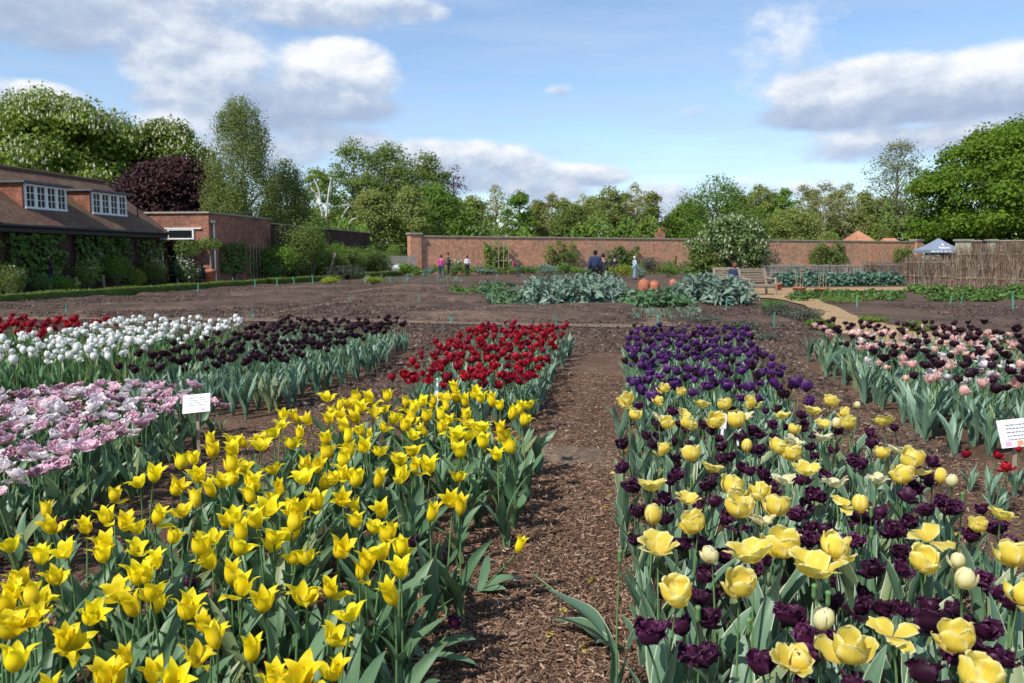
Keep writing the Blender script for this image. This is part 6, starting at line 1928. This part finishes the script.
def person(label, loc, rz, H=1.72, top=(.3, .05, .15), legs=(.05, .06, .09), hair=(.03, .02, .015), skin=None, pose='stand', hat=None, coat=1.0, extra=None):
    r = thing('person', label, 'person', loc, rz)
    k = H / 1.75
    skin = skin or SKIN
    # joints, facing -y
    J = dict(pel=(0, 0, .95), sp1=(0, 0, 1.12), ch=(0, .01, 1.32), nk=(0, 0, 1.47), hd0=(0, -.01, 1.56), hd=(0, -.02, 1.66), hdt=(0, -.01, 1.73),
             lh=(.10, 0, .92), lk=(.11, -.02, .50), la=(.11, .03, .08), lt=(.12, -.14, .035), rh=(-.10, 0, .92), rk=(-.11, -.02, .50), ra=(-.11, .03, .08), rt=(-.12, -.14, .035),
             ls=(.19, 0, 1.40), le=(.25, .02, 1.13), lw=(.24, -.08, .90), lf=(.23, -.12, .81), rs=(-.19, 0, 1.40), re=(-.25, .02, 1.13), rw=(-.24, -.08, .90), rf=(-.23, -.12, .81))
    J = {a: np.array(b) for a, b in J.items()}
    if pose == 'walk':
        J['lk'] += (0, -.16, .03); J['la'] += (0, -.22, 0.0); J['lt'] += (0, -.24, .02); J['ra'] += (0, .30, .06); J['rt'] += (0, .24, 0.0); J['rk'] += (0, .03, 0)
        J['lw'] += (0, .2, 0.02); J['lf'] += (0, .22, .02); J['rw'] += (0, -.14, .04); J['rf'] += (0, -.18, .06)
    if pose == 'front_hands':
        for a in 'lr':
            sx = 1 if a == 'l' else -1
            J[a + 'e'] = np.array((sx * .26, -.02, 1.14)); J[a + 'w'] = np.array((sx * .10, -.24, 1.13)); J[a + 'f'] = np.array((sx * .04, -.29, 1.17))
    if pose == 'bend':
        a = .95
        for n in ('sp1', 'ch', 'nk', 'hd0', 'hd', 'hdt', 'ls', 'le', 'rs', 're'):
            v = J[n] - J['pel']; J[n] = J['pel'] + np.array([v[0], v[1] * math.cos(a) - v[2] * math.sin(a), v[2] * math.cos(a) + v[1] * math.sin(a)])
        for a in 'lr':
            s = J[a + 's']; J[a + 'e'] = s + (0.02, -.04, -.28); J[a + 'w'] = s + (0, -.12, -.50); J[a + 'f'] = s + (0, -.15, -.58)
    if pose == 'sit':
        for n in list(J):
            if n[0] in 'lr' and n[1] in 'kat': continue
            J[n] = J[n] + (0, 0, -.44)
        for a in 'lr':
            sx = 1 if a == 'l' else -1
            J[a + 'h'] = np.array((sx * .1, 0, .50)); J[a + 'k'] = np.array((sx * .12, -.44, .52)); J[a + 'a'] = np.array((sx * .12, -.40, .09)); J[a + 't'] = np.array((sx * .13, -.56, .04))
            J[a + 'e'] = np.array((sx * .25, -.08, .72)); J[a + 'w'] = np.array((sx * .08, -.30, .70)); J[a + 'f'] = np.array((sx * .02, -.34, .70))
        J['hd'] += (0, -.05, -.02); J['hdt'] += (0, -.04, -.02)
    if pose == 'look':
        J['hd'] += (.02, -.02, 0)
    J = {a: b * k for a, b in J.items()}
    ks = list(J)
    E = [('pel', 'sp1'), ('sp1', 'ch'), ('ch', 'nk'), ('nk', 'hd0'), ('hd0', 'hd'), ('hd', 'hdt'), ('pel', 'lh'), ('lh', 'lk'), ('lk', 'la'), ('la', 'lt'), ('pel', 'rh'), ('rh', 'rk'), ('rk', 'ra'), ('ra', 'rt'),
         ('ch', 'ls'), ('ls', 'le'), ('le', 'lw'), ('lw', 'lf'), ('ch', 'rs'), ('rs', 're'), ('re', 'rw'), ('rw', 'rf')]
    R = dict(pel=(.14, .10), sp1=(.13, .09), ch=(.15, .10), nk=.055, hd0=.07, hd=(.085, .10), hdt=.06, lh=.085, lk=.058, la=.04, lt=.035, ls=.06, le=.042, lw=.03, lf=.028)
    for a in ('h', 'k', 'a', 't', 's', 'e', 'w', 'f'): R['r' + a] = R['l' + a]
    def mk(name, names, grow, mat, root='pel', override={}):
        ii = {n: i for i, n in enumerate(names)}
        ed = [(ii[a], ii[b]) for a, b in E if a in ii and b in ii]
        rr = []
        for n in names:
            q = override.get(n, R[n]); q = q if hasattr(q, '__len__') else (q, q)
            rr.append(((q[0] + grow) * k, (q[1] + grow) * k))
        return skin_obj(name, [J[n] for n in names], ed, rr, mat, r, root_i=ii[root])
    mk('body', ks, 0, skin)
    mk('jacket', ['pel', 'sp1', 'ch', 'nk', 'ls', 'le', 'lw', 'rs', 're', 'rw'], .022 * coat, cloth('jacket_cloth', top), override={'nk': .045, 'pel': (.16, .12)})
    mk('trousers', ['pel', 'lh', 'lk', 'la', 'rh', 'rk', 'ra'], .014, cloth('trouser_cloth', legs), override={'pel': (.13, .095)})
    for a in 'lr':
        link('shoe', MB().box((0, 0, 0), (.095 * k, .27 * k, .09 * k), taper=.75).mesh('shoe', M['black']), r, loc=tuple((J[a + 'a'] + J[a + 't']) / 2 + np.array([0, 0, -.012 * k])))
    h = J['hd']
    link('hair', MB().lathe([(0, .125), (.05, .118), (.085, .085), (.103, .03), (.104, -.02), (.09, -.07), (.06, -.085)], 14).mesh('hair', cloth('hair', hair), True), r, loc=(h[0], h[1] + .022, h[2]), scale=k)
    for sx in (-1, 1):
        link('eye', MB().lathe([(0, .008), (.008, 0), (0, -.008)], 6).mesh('eye', M['black']), r, loc=(h[0] + sx * .03 * k, h[1] - .098 * k, h[2] + .005))
    link('nose', MB().box((0, 0, 0), (.022, .03, .04), taper=.5).mesh('nose', skin), r, loc=(h[0], h[1] - .105 * k, h[2] - .02))
    if hat:
        link('hat', MB().lathe([(0, .16), (.07, .15), (.10, .10), (.112, .03), (.17, .02), (.168, .012), (.10, .0)], 14).mesh('hat', cloth('hat_felt', hat), True), r, loc=(h[0], h[1] + .01, h[2]), scale=k)
    return r


person('person in a pink jacket and blue jeans walking away beside the far plot', at(441.5, 57, 0), PI + .2, 1.66, (.55, .06, .24), (.06, .08, .15), (.10, .03, .02), pose='walk')
person('tall person in dark clothes with an olive top standing before the brick wall', at(448.5, 64, 0), PI * .5, 1.86, (.06, .055, .035), (.012, .012, .013), (.03, .02, .015), pose='front_hands')
person('person in a white top and dark trousers leaning over plants by the wall', at(467.5, 64, 0), .6, 1.62, (.70, .69, .68), (.02, .02, .03), (.02, .015, .012), pose='front_hands')
person('person in a magenta top stooping among the plants by the wall', at(518, 62, 0), -PI * .5, 1.62, (.36, .05, .13), (.05, .07, .12), (.25, .2, .16), pose='bend')
person('broad-backed person in a navy quilted jacket standing behind the cardoons', at(594.8, 38, 0), PI - .05, 1.80, (.022, .035, .085), (.012, .013, .018), (.012, .01, .01), pose='stand', coat=3.0, skin=SKIND)
person('shorter companion in dark olive half hidden right of the navy jacket', at(602.5, 39.5, 0), PI + .1, 1.66, (.045, .045, .035), (.02, .02, .02), (.02, .015, .012), pose='stand')
person('person in dark navy top facing the wall bush', at(614, 56, 0), PI, 1.62, (.015, .02, .035), (.01, .012, .02), (.01, .01, .01), pose='look')
person('person in a pale blue shirt with light hair bending slightly near the wall', at(634, 54, 0), PI * .6, 1.55, (.38, .50, .62), (.2, .28, .36), (.55, .5, .42), pose='front_hands')
bp = GP(734, 292.5)
person('person in a dark blue jacket sitting on the wooden bench under the magnolia', (bp[0], bp[1] - .02, -.02), -.35, 1.70, (.018, .028, .075), (.06, .08, .14), (.14, .06, .04), pose='sit', coat=1.6)
person('dark-clothed person with a cap standing against the cottage climber', GP(50, 292.5), PI * .8, 1.70, (.022, .018, .04), (.02, .02, .05), (.015, .012, .012), pose='stand', hat=(.03, .028, .05))
person('person in dark navy sitting low by the outbuilding corner left of the pot', GP(203, 285.3), -.3, 1.60, (.012, .015, .035), (.012, .014, .03), (.015, .012, .012), pose='sit', coat=1.4, skin=SKIND)
p = GP(203, 285.3)
ck = thing('garden_stool', 'dark garden stool under the person sitting by the outbuilding', 'stool', (p[0] + .0, p[1] + .05, 0), 0)
link('seat', MB().box((0, 0, .41), (.42, .38, .05)).mesh('seat', M['black']), ck)
for sx in (-1, 1):
    for sy in (-1, 1):
        link('leg', MB().box((0, 0, .195), (.04, .04, .39)).mesh('leg', M['black']), ck, loc=(sx * .17, sy * .15, 0))
# ------------------------------------------------------------------ light, sky, camera
SUN_TO = Vector((-0.62, -0.66, 0.0)).normalized()
ELV = math.radians(47)
to_sun = Vector((SUN_TO.x * math.cos(ELV), SUN_TO.y * math.cos(ELV), math.sin(ELV)))
sd = bpy.data.lights.new('sun', 'SUN')
sd.energy = 4.7; sd.angle = math.radians(0.53); sd.color = (1.0, 0.95, 0.87)
so = bpy.data.objects.new('sun', sd); C.objects.link(so)
so.rotation_euler = (-to_sun).to_track_quat('-Z', 'Y').to_euler()

w = bpy.data.worlds.new('World')
bpy.context.scene.world = w
w.use_nodes = True
nt = w.node_tree; nt.nodes.clear()
out = N(nt, 'ShaderNodeOutputWorld'); bg = N(nt, 'ShaderNodeBackground')
bg.inputs[1].default_value = 0.15
L(nt, bg.outputs[0], out.inputs[0])
sky = N(nt, 'ShaderNodeTexSky'); sky.sky_type = 'NISHITA'; sky.sun_disc = False
sky.sun_elevation = ELV
sky.sun_rotation = math.atan2(to_sun.x, to_sun.y)
sky.altitude = 50; sky.air_density = 1.0; sky.dust_density = 0.3; sky.ozone_density = 3.0
tc = N(nt, 'ShaderNodeTexCoord')
sp = N(nt, 'ShaderNodeSeparateXYZ'); L(nt, tc.outputs['Generated'], sp.inputs[0])
az = math_n(nt, 'ARCTAN2', sp.outputs[0], sp.outputs[1])
el = math_n(nt, 'ARCSINE', sp.outputs[2])
# warp coordinates by noise for ragged cloud outlines
cv = N(nt, 'ShaderNodeCombineXYZ'); L(nt, az, cv.inputs[0]); L(nt, math_n(nt, 'MULTIPLY', el, 1.7), cv.inputs[1])
nA = N(nt, 'ShaderNodeTexNoise', inp={'Scale': 6.0, 'Detail': 9.0, 'Roughness': 0.55}); L(nt, cv.outputs[0], nA.inputs['Vector'])
nB = N(nt, 'ShaderNodeTexNoise', inp={'Scale': 17.0, 'Detail': 8.0, 'Roughness': 0.58}); L(nt, cv.outputs[0], nB.inputs['Vector'])
off = N(nt, 'ShaderNodeVectorMath', operation='ADD'); off.inputs[1].default_value = (-0.010, 0.024, 0); L(nt, cv.outputs[0], off.inputs[0])
nB2 = N(nt, 'ShaderNodeTexNoise', inp={'Scale': 17.0, 'Detail': 8.0, 'Roughness': 0.58}); L(nt, off.outputs[0], nB2.inputs['Vector'])


def azel(px, py):
    u, v = (px - 512.0) / F_PX, (341.5 - py) / F_PX
    dy = math.cos(PITCH) + v * math.sin(PITCH); dz = -math.sin(PITCH) + v * math.cos(PITCH)
    return math.atan2(u, dy), math.atan2(dz, math.hypot(u, dy))


CLOUDS = [  # px, py, rx, ry, strength, grey base share
    (60, -2, 200, 46, 1.1, .62), (300, 2, 130, 26, 1.0, .35), (400, 8, 60, 14, .7, .2), (150, 40, 60, 22, .6, .5),
    (200, 60, 74, 42, 1.35, -.05), (330, 76, 72, 38, 1.2, .1), (262, 106, 120, 32, 1.1, .95), (350, 108, 60, 24, .8, .8),
    (28, 94, 44, 14, 1.1, .1), (175, 124, 42, 15, 1.0, .1),
    (330, 138, 60, 20, .9, .5), (360, 142, 45, 18, 1.05, .1), (440, 158, 110, 22, 1.05, .35), (505, 164, 60, 16, 1.1, .15), (470, 180, 180, 20, .75, .6),
    (597, 176, 42, 13, 1.1, .1), (540, 193, 60, 14, .9, .25), (660, 195, 60, 14, .6, .4), (640, 212, 90, 14, .7, .4),
    (880, 84, 110, 28, 1.2, .15), (1000, 76, 90, 30, 1.2, .05), (930, 108, 160, 20, 1.15, .95), (830, 104, 60, 20, .9, .5),
    (950, 134, 130, 15, 1.0, .3), (870, 150, 70, 14, .7, .6), (790, 46, 60, 40, .38, 0.0), (250, 150, 90, 20, .7, .4), (560, 172, 40, 10, .8, .2), (720, 190, 70, 12, .5, .4), (560, 90, 16, 7, .5, .3), (690, 112, 22, 8, .45, .3), (800, 190, 60, 10, .5, .4),
    (1250, 60, 150, 60, 1.1, .4), (-220, 70, 160, 50, 1.1, .4), (-60, 128, 70, 20, 1.0, .3), (1180, 130, 100, 25, 1.0, .4),
]


def cloud_field():
    """density of the lobes and their blended brightness (bright crowns, grey flat bases)"""
    cur = None; ws = None; wb = None
    for (px, py, rx, ry, st, gb) in CLOUDS:
        a, e = azel(px, py)
        ra, re = rx / F_PX, ry / F_PX
        dx = math_n(nt, 'MULTIPLY_ADD', az, 1 / ra, -a / ra)
        dy = math_n(nt, 'MULTIPLY_ADD', el, 1 / re, -e / re)
        r2 = math_n(nt, 'ADD', math_n(nt, 'MULTIPLY', dx, dx), math_n(nt, 'MULTIPLY', dy, dy))
        f = math_n(nt, 'MULTIPLY_ADD', r2, -st, st)
        cur = f if cur is None else math_n(nt, 'SMOOTH_MAX', cur, f, 0.3)
        wgt = math_n(nt, 'MAXIMUM', math_n(nt, 'MULTIPLY_ADD', r2, -.55, 1.0), 0.0005)
        wgt = math_n(nt, 'POWER', wgt, 2.5)
        br = math_n(nt, 'MULTIPLY_ADD', dy, .42, .78 - gb * .75)
        br = math_n(nt, 'MULTIPLY_ADD', dx, -.10, br)
        p = math_n(nt, 'MULTIPLY', wgt, br)
        ws = wgt if ws is None else math_n(nt, 'ADD', ws, wgt)
        wb = p if wb is None else math_n(nt, 'ADD', wb, p)
    return cur, math_n(nt, 'DIVIDE', wb, ws)


f0, bright = cloud_field()
n0 = math_n(nt, 'ADD', math_n(nt, 'MULTIPLY_ADD', nA.outputs[0], 1.5, -.78), math_n(nt, 'MULTIPLY_ADD', nB.outputs[0], 1.3, -.65))
dens = math_n(nt, 'ADD', math_n(nt, 'MAXIMUM', f0, -1.5), n0)
mask = N(nt, 'ShaderNodeMapRange', interpolation_type='SMOOTHSTEP'); L(nt, dens, mask.inputs[0])
mask.inputs[1].default_value = -.05; mask.inputs[2].default_value = 0.7
# sun side brighter: density falls towards the sun
lit = math_n(nt, 'MULTIPLY', math_n(nt, 'SUBTRACT', nB.outputs[0], nB2.outputs[0]), 1.3)
lit = math_n(nt, 'ADD', lit, math_n(nt, 'MULTIPLY_ADD', nA.outputs[0], .8, -.4))
shade = math_n(nt, 'ADD', bright, lit, clamp=True)
ccol = ramp(nt, shade, [(0.0, (2.3, 2.9, 4.0)), (0.35, (2.9, 3.45, 4.4)), (0.7, (4.3, 4.7, 5.3)), (1.0, (5.6, 5.7, 5.85))])
# thin cirrus veil
mpc = N(nt, 'ShaderNodeMapping'); mpc.inputs['Scale'].default_value = (1.0, 5.0, 1.0); mpc.inputs['Rotation'].default_value = (0, 0, .25)
L(nt, cv.outputs[0], mpc.inputs[0])
nC = N(nt, 'ShaderNodeTexNoise', inp={'Scale': 2.6, 'Detail': 7.0, 'Roughness': 0.6}); L(nt, mpc.outputs[0], nC.inputs['Vector'])
cir = ramp(nt, nC.outputs[0], [(0.38, 0.0), (0.72, 0.7)])
skc = mix(nt, cir, sky.outputs[0], (3.0, 3.8, 5.1))
skyc = mix(nt, mask.outputs[0], skc, ccol)
L(nt, skyc, bg.inputs[0])

cam = bpy.data.cameras.new('camera')
cam.sensor_width = 36; cam.lens = 36 * F_PX / 1024
cam.dof.use_dof = True; cam.dof.focus_distance = 3.6; cam.dof.aperture_fstop = 7.0
cam.clip_end = 3000; cam.clip_start = .05
co = bpy.data.objects.new('camera', cam); C.objects.link(co)
co.location = (0, 0, CAM_H)
co.rotation_euler = (PI / 2 - PITCH, 0, 0)
sc = bpy.context.scene
sc.camera = co
sc.view_settings.view_transform = 'Standard'
sc.view_settings.look = 'None'
sc.view_settings.exposure = 0.24
sc.view_settings.gamma = 1.0
sc.render.engine = 'CYCLES'
sc.cycles.use_denoising = True
sc.cycles.max_bounces = 6; sc.cycles.diffuse_bounces = 3; sc.cycles.transmission_bounces = 4
